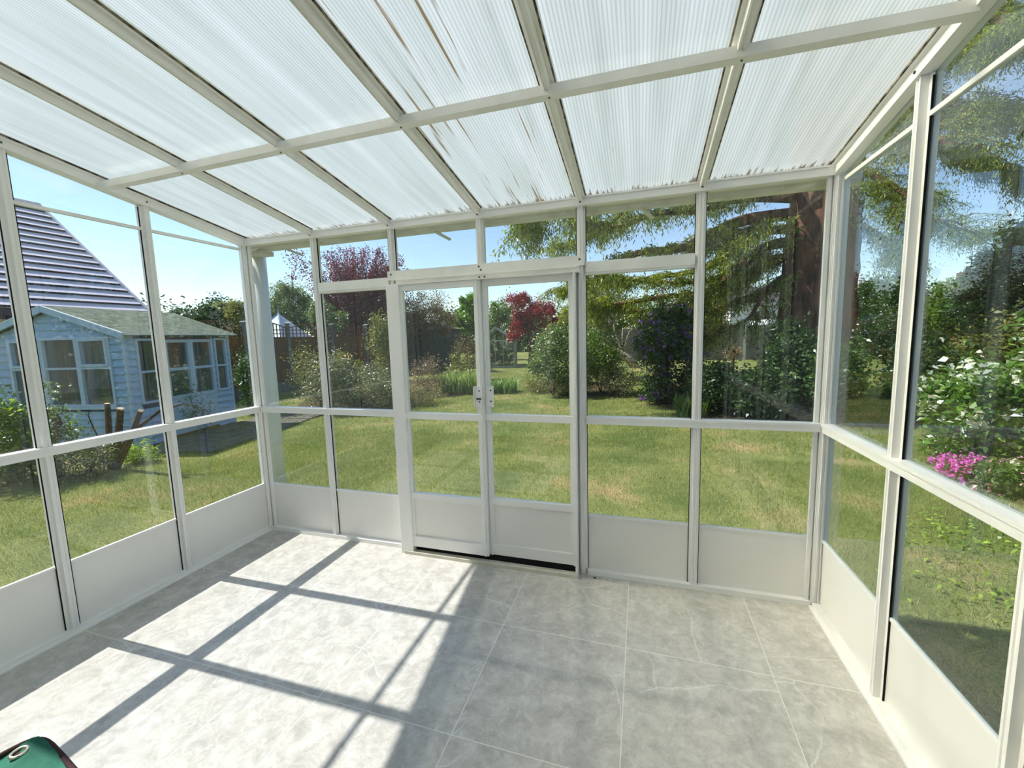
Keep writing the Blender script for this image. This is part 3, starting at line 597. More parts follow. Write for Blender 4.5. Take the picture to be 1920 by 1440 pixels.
# left of the room
shrub(18, 905, 742, 62, 'bright leafy shrub low outside the left wall, nearest the house', L_GLOSS, 5200, (0.05, 0.026), seed=11, name='evergreen_shrub', sig=0.22, flowers=(L_BRIGHT, 160, 0.05, 'new_growth'))
b = atg(118, 893); o = plant('spire_shrub', 'thin upright young shrub with pale leaves left of the pruned stump', 'shrub', b, [((b[0], b[1], b[2]+0.92), (0.075, 0.075, 0.30)), ((b[0]-0.03, b[1], b[2]+0.48), (0.24, 0.2, 0.28))], 1500, (0.04, 0.022), L_ROSE, seed=12, trunk=(0.62, 0.028), nb=8, shell=0.1, sig=0.3)
shrub(160, 893, 838, 62, 'low silvery ground cover at the foot of the pruned stump', L_GREY, 2600, (0.04, 0.018), seed=13, name='ground_cover', cat='ground cover', sig=0.2)
shrub(262, 868, 830, 30, 'small yellow green clump right of the pruned stump', L_BRIGHT, 500, (0.10, 0.016), seed=14, name='day_lily_clump', cat='plant', up=0.0)
b = atg(212, 880); st = empty('pruned_stump', b); tag(st, 'hard pruned tree stump with three sawn stems before the summerhouse', 'stump')
dS = depth(b); px = dS/F
for k, (u0, v0, u1, v1, w) in enumerate(((205, 865, 201, 757, 0.034), (218, 868, 226, 766, 0.040), (222, 866, 264, 770, 0.032))):
    a0 = np.array([(k-1)*0.03, 0, -0.02]); ee = at(u1, v1, b[1]-0.02*k)-b; md = (a0+ee)/2+np.array([0.02*(k-1), 0.01, 0])
    s_ = MB(); s_.tube([a0, md, ee], [w*1.3, w, w*0.85], 10); so = s_.build('stem', BARK, st, smooth=True)
    MB().tube([ee, ee+unit(ee-md)*0.004], [w*0.84, w*0.82], 10).build('cut_face', CUT, so)
mb = MB(); e1_ = at(262, 800, b[1])-b; mb.tube([(0.04, 0, 0.15), e1_, at(300, 770, b[1]+0.1)-b, at(345, 757, b[1]+0.25)-b, at(372, 762, b[1]+0.4)-b], [0.03, 0.022, 0.016, 0.010, 0.005], 7); mb.build('long_branch', BARK, st, smooth=True)
mb = MB(); mb.tube([(-0.02, 0, 0.1), at(180, 812, b[1])-b, at(172, 795, b[1])-b, at(165, 778, b[1])-b, at(168, 770, b[1])-b], [0.014, 0.009, 0.007, 0.005, 0.004], 6); mb.build('thin_branch', BARK, st, smooth=True)
shrub(362, 812, 722, 27, 'sparse young shrub before the summerhouse doors', L_MID, 800, (0.05, 0.025), seed=16, name='young_shrub', sig=0.3, shell=0.2)
shrub(458, 790, 668, 20, 'glossy shrub at the far end of the summerhouse', L_GLOSS, 2600, (0.06, 0.03), seed=17, name='glossy_shrub', base=(-5.25, 4.35, G), flowers=(F_WHITE, 60, 0.03, 'blossom'))

# paving in front of the summerhouse
pv = MB(); p0 = np.array([-4.35, 1.55]); ea = np.array([-0.205, 0.979]); eb_ = np.array([0.979, 0.205]); g = np.random.default_rng(4)
for i in range(5):
    for j in range(3):
        a0, a1, c0_, c1_ = i*0.6+0.01, i*0.6+0.59, j*0.45+0.01, j*0.45+0.44; zz = G+0.02+g.uniform(0, 0.006)
        q = [p0+ea*a+eb_*c for a, c in ((a0, c0_), (a0, c1_), (a1, c1_), (a1, c0_))]
        pv.add([(*p, G+0.0005) for p in q]+[(*p, zz) for p in q], [(4, 5, 6, 7), (0, 1, 5, 4), (1, 2, 6, 5), (2, 3, 7, 6), (3, 0, 4, 7)])
tag(pv.build('garden_path', pbr('old_slabs', S(118, 112, 100), 0.85, 0.2, c2=S(84, 84, 70), scale=9, bump=0.4)), 'old grey paving slabs beside the summerhouse', 'paving', kind='structure')

# ---- summerhouse (its own frame: x along the door side, y along the gable)
sh = empty('summerhouse', (-4.5, 1.75, G), math.atan2(0.979, -0.205)); tag(sh, 'small blue grey painted timber summerhouse with a felted pitched roof', 'summerhouse')
SB = pbr('blue_grey_paint', S(150, 182, 212), 0.7, 0.25, c2=S(166, 194, 218), scale=5, stretch=(1, 1, 6)); SF = pbr('pale_blue_trim', S(176, 200, 220), 0.55, 0.3)
FELT = pbr('green_grey_felt', S(120, 128, 108), 0.95, 0.1, c2=S(88, 98, 84), scale=10, bump=0.4); WOODIN = pbr('bare_timber', S(120, 96, 72), 0.8, 0.2); FLASH = pbr('bright_trim', S(225, 232, 236), 0.3, 0.6)
SL_, SG_, ZE, ZR = 1.93, 2.24, 1.72, 2.11
def clad(along, z0, z1, holes, zfun=None):
    mb = MB(); hgt = 0.112; z = z0
    while z < z1-0.01:
        zt = min(z+hgt, z1); lo_, hi_ = 0.0, along
        if zfun: lo_, hi_ = zfun(zt)
        cuts = [(h[0], h[1]) for h in holes if h[2] < zt-0.03 and h[3] > z+0.03]; segs = []; cur = lo_
        for a, b_ in sorted(cuts):
            if a > cur: segs.append((cur, a))
            cur = max(cur, b_)
        if hi_ > cur: segs.append((cur, hi_))
        for a, b_ in segs: mb.add([(a,-0.034,z),(b_,-0.034,z),(b_,-0.004,zt),(a,-0.004,zt),(a,0.014,z),(b_,0.014,z),(b_,0.014,zt),(a,0.014,zt)], [(0,1,2,3),(5,4,7,6),(1,5,6,2),(4,0,3,7),(3,2,6,7),(4,5,1,0)])
        z = zt
    return mb
def framebox(a0, a1, z0, z1, t=0.035, midz=None, hung=0.0):
    m_ = MB(); d0, d1 = -0.042-hung, 0.018
    m_.box(a0, a0+t, d0, d1, z0, z1); m_.box(a1-t, a1, d0, d1, z0, z1); m_.box(a0+t, a1-t, d0, d1, z0, z0+t); m_.box(a0+t, a1-t, d0, d1, z1-t, z1)
    if midz: m_.box(a0+t, a1-t, d0, d1, midz-t*0.45, midz+t*0.45)
    return m_
holes = [(0.14, 0.56, 0.66, 1.66), (0.60, 1.56, 0.06, 1.64), (1.60, 1.88, 0.68, 1.66)]
wl_ = clad(SL_, 0.02, ZE, holes).build('side_wall', SB, sh)
for (a, b_, z0, z1, mz) in ((0.14, 0.56, 0.66, 1.66, 1.15), (1.60, 1.88, 0.68, 1.66, 1.15)):
    f_ = framebox(a, b_, z0, z1, midz=mz).build('window_frame', SF, sh); MB().box(a+0.02, b_-0.02, -0.004, 0.0, z0+0.02, z1-0.02).build('pane', GLASS_D, f_)
for (a, b_) in ((0.60, 1.078), (1.082, 1.56)):
    d_ = MB().box(a, b_, -0.030, 0.014, 0.06, 0.66); m2 = framebox(a, b_, 0.66, 1.64, 0.05, 1.15); d_.add(m2.v, m2.f); d_ = d_.build('door', SF, sh)
    MB().box(a+0.03, b_-0.03, -0.004, 0.0, 0.70, 1.60).build('pane', GLASS_D, d_)
    if a > 1: MB().tube([(a+0.03, -0.03, 0.85), (a+0.03, -0.06, 0.85), (a+0.03, -0.06, 0.95), (a+0.03, -0.03, 0.95)], 0.006, 6).build('door_handle', FLASH, d_)
# gable end
gzf = lambda z: (0.0, SG_) if z <= ZE else ((z-ZE)/(ZR-ZE)*SG_/2, SG_-(z-ZE)/(ZR-ZE)*SG_/2)
gw = [(0.20, 0.74, 0.66, 1.70), (0.74, 1.34, 0.66, 1.70), (1.34, 1.90, 0.66, 1.70)]
gm = clad(SG_, 0.02, ZR-0.02, gw, gzf)
def gab(mb, flip=0.0):                                                # local gable frame (along, out, z) -> summerhouse frame
    mb.v = [(flip+(v[1] if flip == 0 else -v[1]), v[0], v[2]) for v in mb.v]; mb.f = [f[::-1] for f in mb.f] if flip == 0 else mb.f; return mb
gm.prism([(0.0, ZE-0.02), (SG_, ZE-0.02), (SG_/2, ZR-0.005)], (0, 0.0, 0), (1, 0, 0), (0, 0, 1), (0, 0.014, 0))
gab(gm).build('gable_wall', SB, sh)
for a, b_, z0, z1 in gw:
    f_ = gab(framebox(a, b_, z0, z1, 0.035, 1.24)).build('window_frame', SF, sh); gab(MB().box(a+0.02, b_-0.02, -0.004, 0.0, z0+0.02, z1-0.02)).build('pane', GLASS_D, f_)
a_ = gab(framebox(0.235, 0.71, 1.26, 1.68, 0.04, hung=0.012)).build('casement', SF, sh); a_ = gab(framebox(1.375, 1.865, 1.26, 1.68, 0.04, hung=0.012)).build('casement', SF, sh)
gab(MB().box(0.16, 1.94, -0.055, -0.02, 0.62, 0.66)).build('window_sill', SF, sh)
gab(clad(SG_, 0.02, ZR-0.02, [], gzf), SL_).build('gable_wall', SB, sh)
MB().box(0.0, SL_, SG_, SG_+0.02, 0.02, ZE).build('side_wall', SB, sh)
MB().box(0.0, SL_, 0.0, SG_, 0.002, 0.05).build('floor_boards', WOODIN, sh)
for x_, y_ in ((-0.024, -0.024), (SL_+0.004, -0.024), (-0.024, SG_+0.004)): MB().box(x_, x_+0.045, y_, y_+0.045, 0.0, ZE).build('corner_trim', SF, sh)
rp = math.atan2(ZR-ZE, SG_/2)
for s, y_e in ((1, -0.13), (-1, SG_+0.13)):
    yr = SG_/2; ze = ZE-0.13*math.tan(rp)+0.02; m_ = MB()
    q = [(-0.10, y_e, ze), (SL_+0.12, y_e, ze), (SL_+0.12, yr, ZR+0.03), (-0.10, yr, ZR+0.03)]
    m_.add(q+[(p[0], p[1], p[2]+0.035) for p in q], [(0,1,2,3),(4,7,6,5),(0,4,5,1),(1,5,6,2),(2,6,7,3),(3,7,4,0)]); m_.build('roof_slope', FELT, sh)
    MB().bar((-0.115, y_e, ze+0.0), (-0.115, yr, ZR+0.010), 0.022, 0.085).build('bargeboard', SF, sh)
    MB().bar((-0.115, y_e, ze+0.046), (-0.115, yr, ZR+0.056), 0.034, 0.010).build('roof_edge', FLASH, sh)
    MB().box(-0.10, SL_+0.12, y_e-0.012, y_e+0.004, ze+0.016, ze+0.038).build('eave_trim', FLASH, sh)
for a, b_ in ((0.45, 0.62), (1.02, 1.30)):
    cz = MB(); xs_ = np.linspace(a, b_, 13)
    for p_, q_ in zip(xs_[:-1], xs_[1:]): cz.add([(0.10+0.02*math.sin(p_*90), p_, 0.62), (0.10+0.02*math.sin(q_*90), q_, 0.62), (0.10+0.02*math.sin(q_*90), q_, 1.70), (0.10+0.02*math.sin(p_*90), p_, 1.70),
        (0.11+0.02*math.sin(p_*90), p_, 0.62), (0.11+0.02*math.sin(q_*90), q_, 0.62), (0.11+0.02*math.sin(q_*90), q_, 1.70), (0.11+0.02*math.sin(p_*90), p_, 1.70)], [(0,1,2,3),(7,6,5,4)])
    cz.build('curtain', pbr('linen', S(150, 150, 128), 0.9, 0.1), sh)
ld = empty('step_ladder', (-5.05, 1.98, G+0.05), math.atan2(0.979, -0.205)); tag(ld, 'folded metal step ladder leaning inside the summerhouse window', 'ladder')
m_ = MB(); m_.tube([(0, 0.10, 0), (0.05, 0.04, 0.95), (0.06, 0.02, 1.04), (0.06, -0.10, 1.10), (0.06, -0.20, 1.04), (0.05, -0.20, 0.95), (0, -0.30, 0)], 0.012, 8); m_.build('rails', FLASH, ld, smooth=True)
for z_ in (0.25, 0.5, 0.75): MB().box(0.0, 0.07, -0.30+0.1*z_, 0.10-0.06*z_, z_, z_+0.02).build('tread', FLASH, ld)

# ---- neighbouring house with the striped tiled roof
TILE = pbr('pale_roof_tile', S(232, 222, 226), 0.40, 0.5, c2=S(214, 206, 214), scale=9, stretch=(1, 3, 1)); TUNDER = pbr('tile_shade_and_fascia', S(38, 32, 48), 0.8, 0.2)
nh = empty('neighbouring_house', (-13.0, 0.0, G)); tag(nh, 'neighbouring house with a big striped tiled roof behind the summerhouse', 'house')
rt, re_ = MB(), MB(); ncs = 16; ze, zr, xr = 2.66, 6.42, -4.0; y1e, y1r, y0 = 7.45, 7.0, -14.0
dirn = unit(np.array([xr, 0, zr-ze])); nrm = np.array([dirn[2], 0, -dirn[0]]); Lc = math.hypot(xr, zr-ze)/ncs
for k in range(ncs):
    a = dirn*Lc*k+np.array([0, 0, ze]); b_ = dirn*Lc*(k+1)+np.array([0, 0, ze]); ya, yb = y1e+(y1r-y1e)*k/ncs, y1e+(y1r-y1e)*(k+1)/ncs
    lo = a+nrm*0.072; rt.add([(lo[0], y0, lo[2]), (lo[0], ya, lo[2]), (b_[0], yb, b_[2]), (b_[0], y0, b_[2])], [(0, 1, 2, 3)])
    re_.add([(a[0], y0, a[2]), (a[0], ya, a[2]), (lo[0], ya, lo[2]), (lo[0], y0, lo[2])], [(0, 1, 2, 3)])  # step faces coloured dark to paint the shade on each tile course
rt.add([(0, y1e, ze), (xr, y1r, zr), (xr*2, y1e, ze)], [(0, 2, 1)]); rt.add([(xr, y0, zr), (xr, y1r, zr), (xr*2, y1e, ze), (xr*2, y0, ze)], [(0, 1, 2, 3)])
rt.build('roof_tiles', TILE, nh); re_.build('tile_edges', TUNDER, nh)
MB().tube([(xr, y0, zr+0.03), (xr, y1r, zr+0.03)], 0.09, 8).build('ridge_tiles', TILE, nh)
MB().tube([(0.03, y1e, ze+0.05), (xr, y1r, zr+0.05)], 0.05, 8).build('verge', TILE, nh)
MB().box(-0.05, 0.05, y0, y1e, ze-0.32, ze-0.02).build('fascia', TUNDER, nh)
MB().box(-7.6, -0.4, y0, y1e-0.3, 0.0, ze-0.2).build('walls', brick, nh)

# ---- left boundary fence
OAKB = pbr('brown_fence_boards', S(128, 92, 58), 0.85, 0.15, c2=S(96, 70, 46), scale=9, stretch=(1, 4, 0.3)); CONC = pbr('grey_concrete', S(120, 124, 122), 0.9, 0.1, c2=S(100, 104, 104), scale=20, bump=0.2); CAPM = pbr('pale_post_cap', S(200, 200, 188), 0.6, 0.3)
FX = -8.0
fn = empty('closeboard_fence', (FX, 10, G)); tag(fn, 'brown closeboard fence with arched trellis and concrete posts on the left', 'fence')
ys = [2.75, 4.70, 6.65, 8.19, 10.15, 12.1, 14.05, 16.0, 17.95, 19.9]
for y in ys:
    MB().box(-0.05, 0.05, y-10-0.05, y-10+0.05, 0, 2.14).build('post', CONC, fn)
    MB().bar((0.0, y-10-0.07, 2.15), (0.0, y-10+0.16, 2.19), 0.12, 0.02).build('post_cap', CAPM, fn)
for ya, yb in zip(ys[:-1], ys[1:]):
    a, b_ = ya-10+0.05, yb-10-0.05; m_ = MB(); nbd = 17; wd = (b_-a)/nbd
    for k in range(nbd): m_.add([(0.016,a+k*wd,0.30),(0.004,a+(k+1)*wd,0.30),(0.004,a+(k+1)*wd,1.68),(0.016,a+k*wd,1.68),(-0.01,a+k*wd,0.30),(-0.01,a+(k+1)*wd,0.30),(-0.01,a+(k+1)*wd,1.68),(-0.01,a+k*wd,1.68)], [(0,1,2,3),(4,7,6,5),(0,3,7,4),(1,5,6,2),(3,2,6,7)])
    m_.box(-0.02, 0.03, a, b_, 1.68, 1.72); m_.box(0.016, 0.05, a, b_, 1.02, 1.08); m_.build('boards', OAKB, fn)
    MB().box(-0.025, 0.025, a, b_, 0.0, 0.30).build('gravel_board', CONC, fn)
    tr = MB(); arch = lambda t: 2.0+0.16*math.sin(math.pi*t)
    for k in range(13):
        t = k/12; y = a+(b_-a)*t; tr.box(-0.008, 0.008, max(a, y-0.014), min(b_, y+0.014), 1.72, arch(t))
    for z_ in (1.82, 1.94): tr.box(-0.014, 0.004, a, b_, z_-0.012, z_+0.012)
    for k in range(12): tr.bar((0, a+(b_-a)*k/12, arch(k/12)), (0, a+(b_-a)*(k+1)/12, arch((k+1)/12)), 0.03, 0.025)
    tr.build('trellis', OAKB, fn)

# things beyond the left fence
gz = empty('garden_gazebo', (-13.6, 12.2, G)); tag(gz, 'white pointed gazebo roof showing over the left fence', 'gazebo')
tip = at(522, 588, 12.2)-np.array([-13.6, 12.2, G]); gx0 = tip[0]; zt = tip[2]
m_ = MB(); h_ = [(gx0-1.1, -1.0, zt-1.25), (gx0+1.1, -1.0, zt-1.25), (gx0+1.1, 1.0, zt-1.25), (gx0-1.1, 1.0, zt-1.25)]
m_.add(h_+[(gx0, 0, zt)], [(0,1,4),(1,2,4),(2,3,4),(3,0,4)]); m_.box(gx0-1.1, gx0+1.1, -1, 1, zt-1.5, zt-1.25); m_.build('canopy', pbr('white_canvas', S(226, 230, 232), 0.8, 0.1), gz)
for s in (-1, 1):
    for q in (-1, 1): MB().tube([(gx0+s*1.05, q*0.95, 0), (gx0+s*1.05, q*0.95, zt-1.5)], 0.03, 8).build('leg', SB, gz)
for s in (-1, 1): MB().bar((gx0+s*1.1, -1.02, zt-1.23), (gx0, 0, zt+0.02), 0.05, 0.04).build('rib', SB, gz)
MB().tube([(gx0, 0, zt), (gx0, 0, zt+0.28)], [0.03, 0.008], 6).build('finial', SB, gz)

def bank(name, label, p0, p1, h, th, n, leaf, mat, seed, cat='hedge', wob=0.15, z0=0.0):
    """a hedge or a belt of trees between two ground points"""
    p0, p1 = np.array(p0, float), np.array(p1, float); Lh = np.linalg.norm(p1-p0); k = max(int(Lh/(th*1.1)), 3); g = np.random.default_rng(seed); cr = []
    for i in range(k):
        c = p0+(p1-p0)*(i+0.5)/k; hh = h*(1+g.uniform(-wob, wob)); cr.append(((c[0], c[1], G+z0+(hh-z0)*0.5), (Lh/k*0.75, th*0.6, (hh-z0)*0.52)))
    return plant(name, label, cat, (*((p0+p1)/2), G), cr, n, leaf, mat, seed=seed, nb=2*k, clusters=60*k, sig=0.13, shell=0.35)
bank('clipped_hedge', 'long dark clipped hedge behind the summerhouse', (-15.5, 9.2), (-18.6, 18.5), 3.6, 1.6, 42000, (0.16, 0.08), L_DARK, 21, wob=0.03)
def tree(name, label, u, Y, vbase_ignored, crown_px, n, leaf, mat, seed, trunk_r=0.08, group=None, bark=None, **k):
    """crown_px: list of (u, v, half width px, half height px)"""
    b = at(u, 700, Y); b = np.array([b[0], Y, G]); cr = []
    for (cu, cv, hw, hh) in crown_px:
        c = at(cu, cv, Y); d = depth(c); cr.append((c, (hw*d/F, max(hw, hh)*d/F*0.8, hh*d/F)))
    zc = min(c[2]-r[2]*0.3 for c, r in cr); return plant(name, label, k.pop('cat', 'tree'), b, cr, n, leaf, mat, group=group, seed=seed, trunk=(max(zc-G, 0.4), trunk_r), bark=bark, **k)
tree('topiary_tree', 'rounded dark clipped bush over the fence right of the summerhouse roof', 395, 9.0, 0, [(395, 598, 26, 24)], 7000, (0.09, 0.05), L_DARK, 22, shell=0.7, sig=0.12)
tree('garden_tree', 'pale leafed bush over the fence behind the left corner post', 440, 10.5, 0, [(445, 588, 26, 20), (425, 580, 18, 16)], 5000, (0.10, 0.05), L_OLIVE, 23)
tree('garden_tree', 'grey green rounded tree left of the purple plum tree', 545, 14.5, 0, [(545, 565, 42, 36), (508, 580, 22, 24)], 12000, (0.10, 0.05), two((82, 100, 62), (132, 146, 88)), 24, sig=0.14)
tree('garden_tree', 'dark leafy tree directly behind the white gazebo', 505, 19, 0, [(500, 590, 40, 26), (560, 600, 40, 26)], 9000, (0.14, 0.07), L_DARK, 25)
tree('flowering_shrub', 'cream flowered shrub rising over the fence trellis', 600, 10.5, 0, [(600, 590, 24, 26), (635, 600, 18, 20)], 5200, (0.07, 0.04), L_ROSE, 26, cat='shrub')
# purple plum: upright twiggy branches
bp_ = at(668, 700, 15.0); bp_[2] = G; pt = empty('purple_plum_tree', bp_); tag(pt, 'tall purple leaved plum tree with upright twigs beyond the left fence', 'tree')
g = np.random.default_rng(31); tw = MB(); PP = []
fk = np.array([0, 0, 1.6]); tw.tube([(0, 0, -0.05), (0.05, 0, 0.9), fk], [0.20, 0.16, 0.14], 10)
for i in range(80):
    uu, vv = g.uniform(578, 772), g.uniform(462, 520); dd = (uu-668)/100; vv += 26*dd*dd
    e = at(uu, vv, 15+g.uniform(-1.4, 1.6))-bp_; m1 = fk*0.55+e*0.45+np.array([0, 0, -0.25])+g.normal(size=3)*0.12; tw.tube([fk+g.normal(size=3)*0.1, m1, e], [0.05, 0.028, 0.006], 5)
    for t in np.linspace(0.12, 1.0, 26):
        c = (fk*(1-t)**2+2*t*(1-t)*m1+t*t*e); k = int(46*(1.15-t*0.66)); PP.append(c+g.normal(size=(k, 3))*(0.30-0.20*t))
[tw.tube([fk*0.9, fk*0.9+np.array([q, 0.2*q, 1.2]), fk*0.9+np.array([1.6*q, 0.3*q, 2.2])], [0.06, 0.04, 0.01], 5) for q in (-1.0, -0.4, 0.5, 1.1)]; tw.build('trunk', BARK, pt, smooth=True); PP = np.concatenate(PP); quads('foliage', leaf_quads(PP, 0.095, 0.055, 0.2, 0, 31), L_PLUM, pt)
tree('plum_sucker', 'small purple leaved sapling leaning left of the plum tree', 560, 14, 0, [(558, 486, 12, 22), (550, 520, 10, 12), (572, 508, 14, 16)], 420, (0.11, 0.06), L_PLUM, 32, trunk_r=0.02, shell=0.1, sig=0.4)
tree('understorey_shrub', 'dark purple brown undergrowth below the plum tree behind the fence', 700, 17.5, 0, [(640, 596, 50, 34), (720, 600, 55, 40)], 12000, (0.12, 0.06), two((46, 44, 34), (92, 76, 56)), 33, cat='shrub')
tree('garden_tree', 'brownish small leaved tree behind the left sliding door', 800, 15, 0, [(798, 590, 42, 40), (835, 600, 22, 26), (770, 600, 30, 40)], 15000, (0.08, 0.04), L_BROWN, 34)
tree('lime_tree', 'fresh green broad leaved tree at the meeting of the sliding doors', 876, 19, 0, [(880, 575, 26, 28), (868, 605, 26, 24), (893, 600, 18, 30)], 11000, (0.15, 0.09), two((66, 108, 36), (128, 160, 66)), 35, sig=0.15)
tree('garden_tree', 'dark green bush behind the red leaved tree', 935, 24, 0, [(938, 585, 24, 22), (925, 610, 30, 26)], 6500, (0.13, 0.07), L_MID, 36)
tree('red_leaf_tree', 'red leaved small tree behind the right sliding door', 996, 17, 0, [(975, 575, 24, 30), (1010, 588, 34, 28), (975, 615, 26, 26), (1030, 600, 22, 18)], 17000, (0.085, 0.05), L_RED, 37, trunk_r=0.13, sig=0.16)
tree('garden_tree', 'thin olive tree between the red leaved tree and the far bungalow', 1062, 21, 0, [(1065, 600, 24, 30), (1045, 622, 30, 24)], 6500, (0.11, 0.05), L_OLIVE, 38, sig=0.22)

# dark shed in the left corner of the garden
sd = empty('dark_shed', (*at(805, 700, 15.2)[:2], G)); sd.location[2] = G; tag(sd, 'dark green timber shed half hidden beyond the dry brown bush', 'shed')
SHD = pbr('dark_green_boards', S(44, 58, 54), 0.8, 0.2, c2=S(60, 74, 66), scale=8, stretch=(6, 1, 0.4))
MB().box(-0.95, 0.95, 0, 1.6, 0, 2.0).build('walls', SHD, sd); m_ = MB(); m_.prism([(-1.05, 1.98), (1.05, 1.98), (0.0, 2.3)], (0, -0.1, 0), (1, 0, 0), (0, 0, 1), (0, 1.8, 0)); m_.build('roof', FELT, sd)
for x_ in (-0.95, -0.33, 0.33, 0.9): MB().box(x_, x_+0.05, -0.02, 0, 0, 2.0).build('batten', SHD, sd)

# greenhouse
gp = at(930, 700, 17.0); gh = empty('greenhouse', (gp[0], 17.0, G), math.radians(14)); tag(gh, 'small glazed greenhouse left of the red leaved tree', 'greenhouse')
ALU = pbr('bare_aluminium', S(170, 176, 176), 0.35, 0.5, metal=0.7)
fr = MB(); wg, lg, zg, zt_ = 1.9, 2.4, 1.35, 2.0
for x_ in (0, wg):
    for k in range(5): fr.bar((x_-wg/2, lg*k/4, 0), (x_-wg/2, lg*k/4, zg), 0.035, 0.035, up=(0, 1, 0))
    fr.bar((x_-wg/2, 0, zg), (x_-wg/2, lg, zg), 0.05, 0.04)
    for k in range(5): fr.bar((x_-wg/2, lg*k/4, zg), (0, lg*k/4, zt_), 0.03, 0.03)
for x_ in (-0.4, 0.4, 0): fr.bar((x_, 0, 0), (x_, 0, zg+0.3), 0.03, 0.03, up=(0, 1, 0))
fr.bar((0, 0, zt_), (0, lg, zt_), 0.06, 0.05); fr.bar((-wg/2, 0, 0.04), (wg/2, 0, 0.04), 0.05, 0.08); fr.bar((-wg/2, 0, zg), (wg/2, 0, zg), 0.03, 0.04); fr.build('frame', ALU, gh)
MB().box(-wg/2+0.02, wg/2-0.02, 0.012, 0.018, 0.08, zg-0.02).build('pane', GLASS_D, gh)
for s in (-1, 1):
    m_ = MB(); q = [(s*wg/2, 0.02, zg+0.01), (s*wg/2, lg, zg+0.01), (0, lg, zt_-0.01), (0, 0.02, zt_-0.01)]; m_.add(q+[(p[0], p[1], p[2]+0.006) for p in q], [(0,1,2,3),(7,6,5,4),(0,4,5,1),(2,6,7,3)]); m_.build('roof_pane', GLASS_D, gh)
    MB().box(*sorted((s*wg/2-0.003, s*wg/2+0.003)), 0.02, lg, 0.08, zg-0.02).build('side_pane', GLASS_D, gh)
tm = plant('tomato_plants', 'row of dark leafy plants growing inside the greenhouse', 'plants', (gp[0], 17.9, G), [((gp[0]+q, 17.6+0.3*q, G+0.65), (0.3, 0.3, 0.6)) for q in (-0.45, 0.1, 0.5)], 2600, (0.11, 0.05), L_DARK, seed=40)

# borders
SOIL = pbr('dry_soil', S(104, 88, 62), 0.95, 0.05, c2=S(70, 62, 42), scale=11, bump=0.8)
def bed(label, px, seed):
    g = np.random.default_rng(seed); ring = [atg(u, v) for u, v in px]; c = np.mean(ring, 0); m_ = MB(); n = len(ring); pts = []
    for k, p in enumerate(ring):
        q = ring[(k+1) % n]
        for t in (0, 0.33, 0.66): pts.append(p+(q-p)*t+np.array([g.normal()*0.05, g.normal()*0.05, 0]))
    N_ = len(pts); rows = [0.0, 0.08, 0.5, 1.0]; hts = [0.001, 0.03, 0.06, 0.07]
    for r_, h_ in zip(rows[:-1], hts[:-1]): m_.v += [tuple(p+(c-p)*r_+np.array([0, 0, h_])) for p in pts]
    m_.v.append(tuple(c+np.array([0, 0, 0.07])))
    for a in range(2):
        for k in range(N_): m_.f.append((a*N_+k, a*N_+(k+1) % N_, (a+1)*N_+(k+1) % N_, (a+1)*N_+k))
    for k in range(N_): m_.f.append((2*N_+k, 2*N_+(k+1) % N_, 3*N_))
    return tag(m_.build('flower_bed', SOIL), label, 'flower bed', kind='structure')
bed('bare brown soil bed under the grey shrubs on the left', [(540, 776), (640, 776), (740, 768), (810, 745), (955, 736), (900, 712), (760, 712), (600, 730)], 1)
bed('narrow soil bed under the rose bushes', [(985, 728), (1060, 745), (1170, 742), (1170, 722), (1060, 712), (1000, 712)], 2)
bed('shaded soil bed under the purple flowered bush and cedar', [(1215, 758), (1330, 785), (1560, 815), (1560, 730), (1400, 712), (1235, 722)], 3)
shrub(625, 772, 668, 48, 'grey leaved shrub beside the second post from the far left corner', L_GREY, 6500, (0.06, 0.028), seed=50, sig=0.2)
shrub(690, 770, 690, 52, 'low grey leaved shrub in the middle of the left bed', L_GREY, 6000, (0.06, 0.025), seed=51, sig=0.2, name='garden_shrub')
shrub(652, 738, 662, 34, 'orange tipped shrub before the left fence', L_PHOT, 3500, (0.07, 0.035), seed=52, name='photinia_shrub', flowers=(two((186, 92, 56), (206, 130, 84)), 60, 0.06, 'young_leaves'))
shrub(575, 742, 655, 30, 'leafy twiggy shrub between downpipe and second post', L_OLIVE, 1900, (0.06, 0.03), seed=53, name='twiggy_shrub', shell=0.2, sig=0.3)
shrub(726, 738, 582, 24, 'tall yellow green climbing shrub left of the door jamb', L_OLIVE, 5200, (0.065, 0.03), seed=54, name='climbing_shrub')
shrub(800, 742, 676, 34, 'dry brown bush behind the left sliding door', two((104, 92, 70), (150, 132, 100), trans=0.15), 3600, (0.05, 0.018), seed=55, name='dry_bush', sig=0.25)
shrub(735, 764, 715, 36, 'green and brown low border plants left of the door jamb', L_OLIVE, 2800, (0.06, 0.02), seed=56, name='border_plants', cat='plants')
shrub(862, 722, 662, 24, 'feathery pale green shrub behind the iris clump', L_OLIVE, 1900, (0.09, 0.03), seed=57, name='feathery_shrub', trunk=(0.35, 0.04))
shrub(878, 712, 618, 20, 'thin purple brown shrub behind the meeting of the doors', two((70, 62, 40), (116, 104, 62)), 2300, (0.07, 0.03), seed=58, name='thin_shrub')
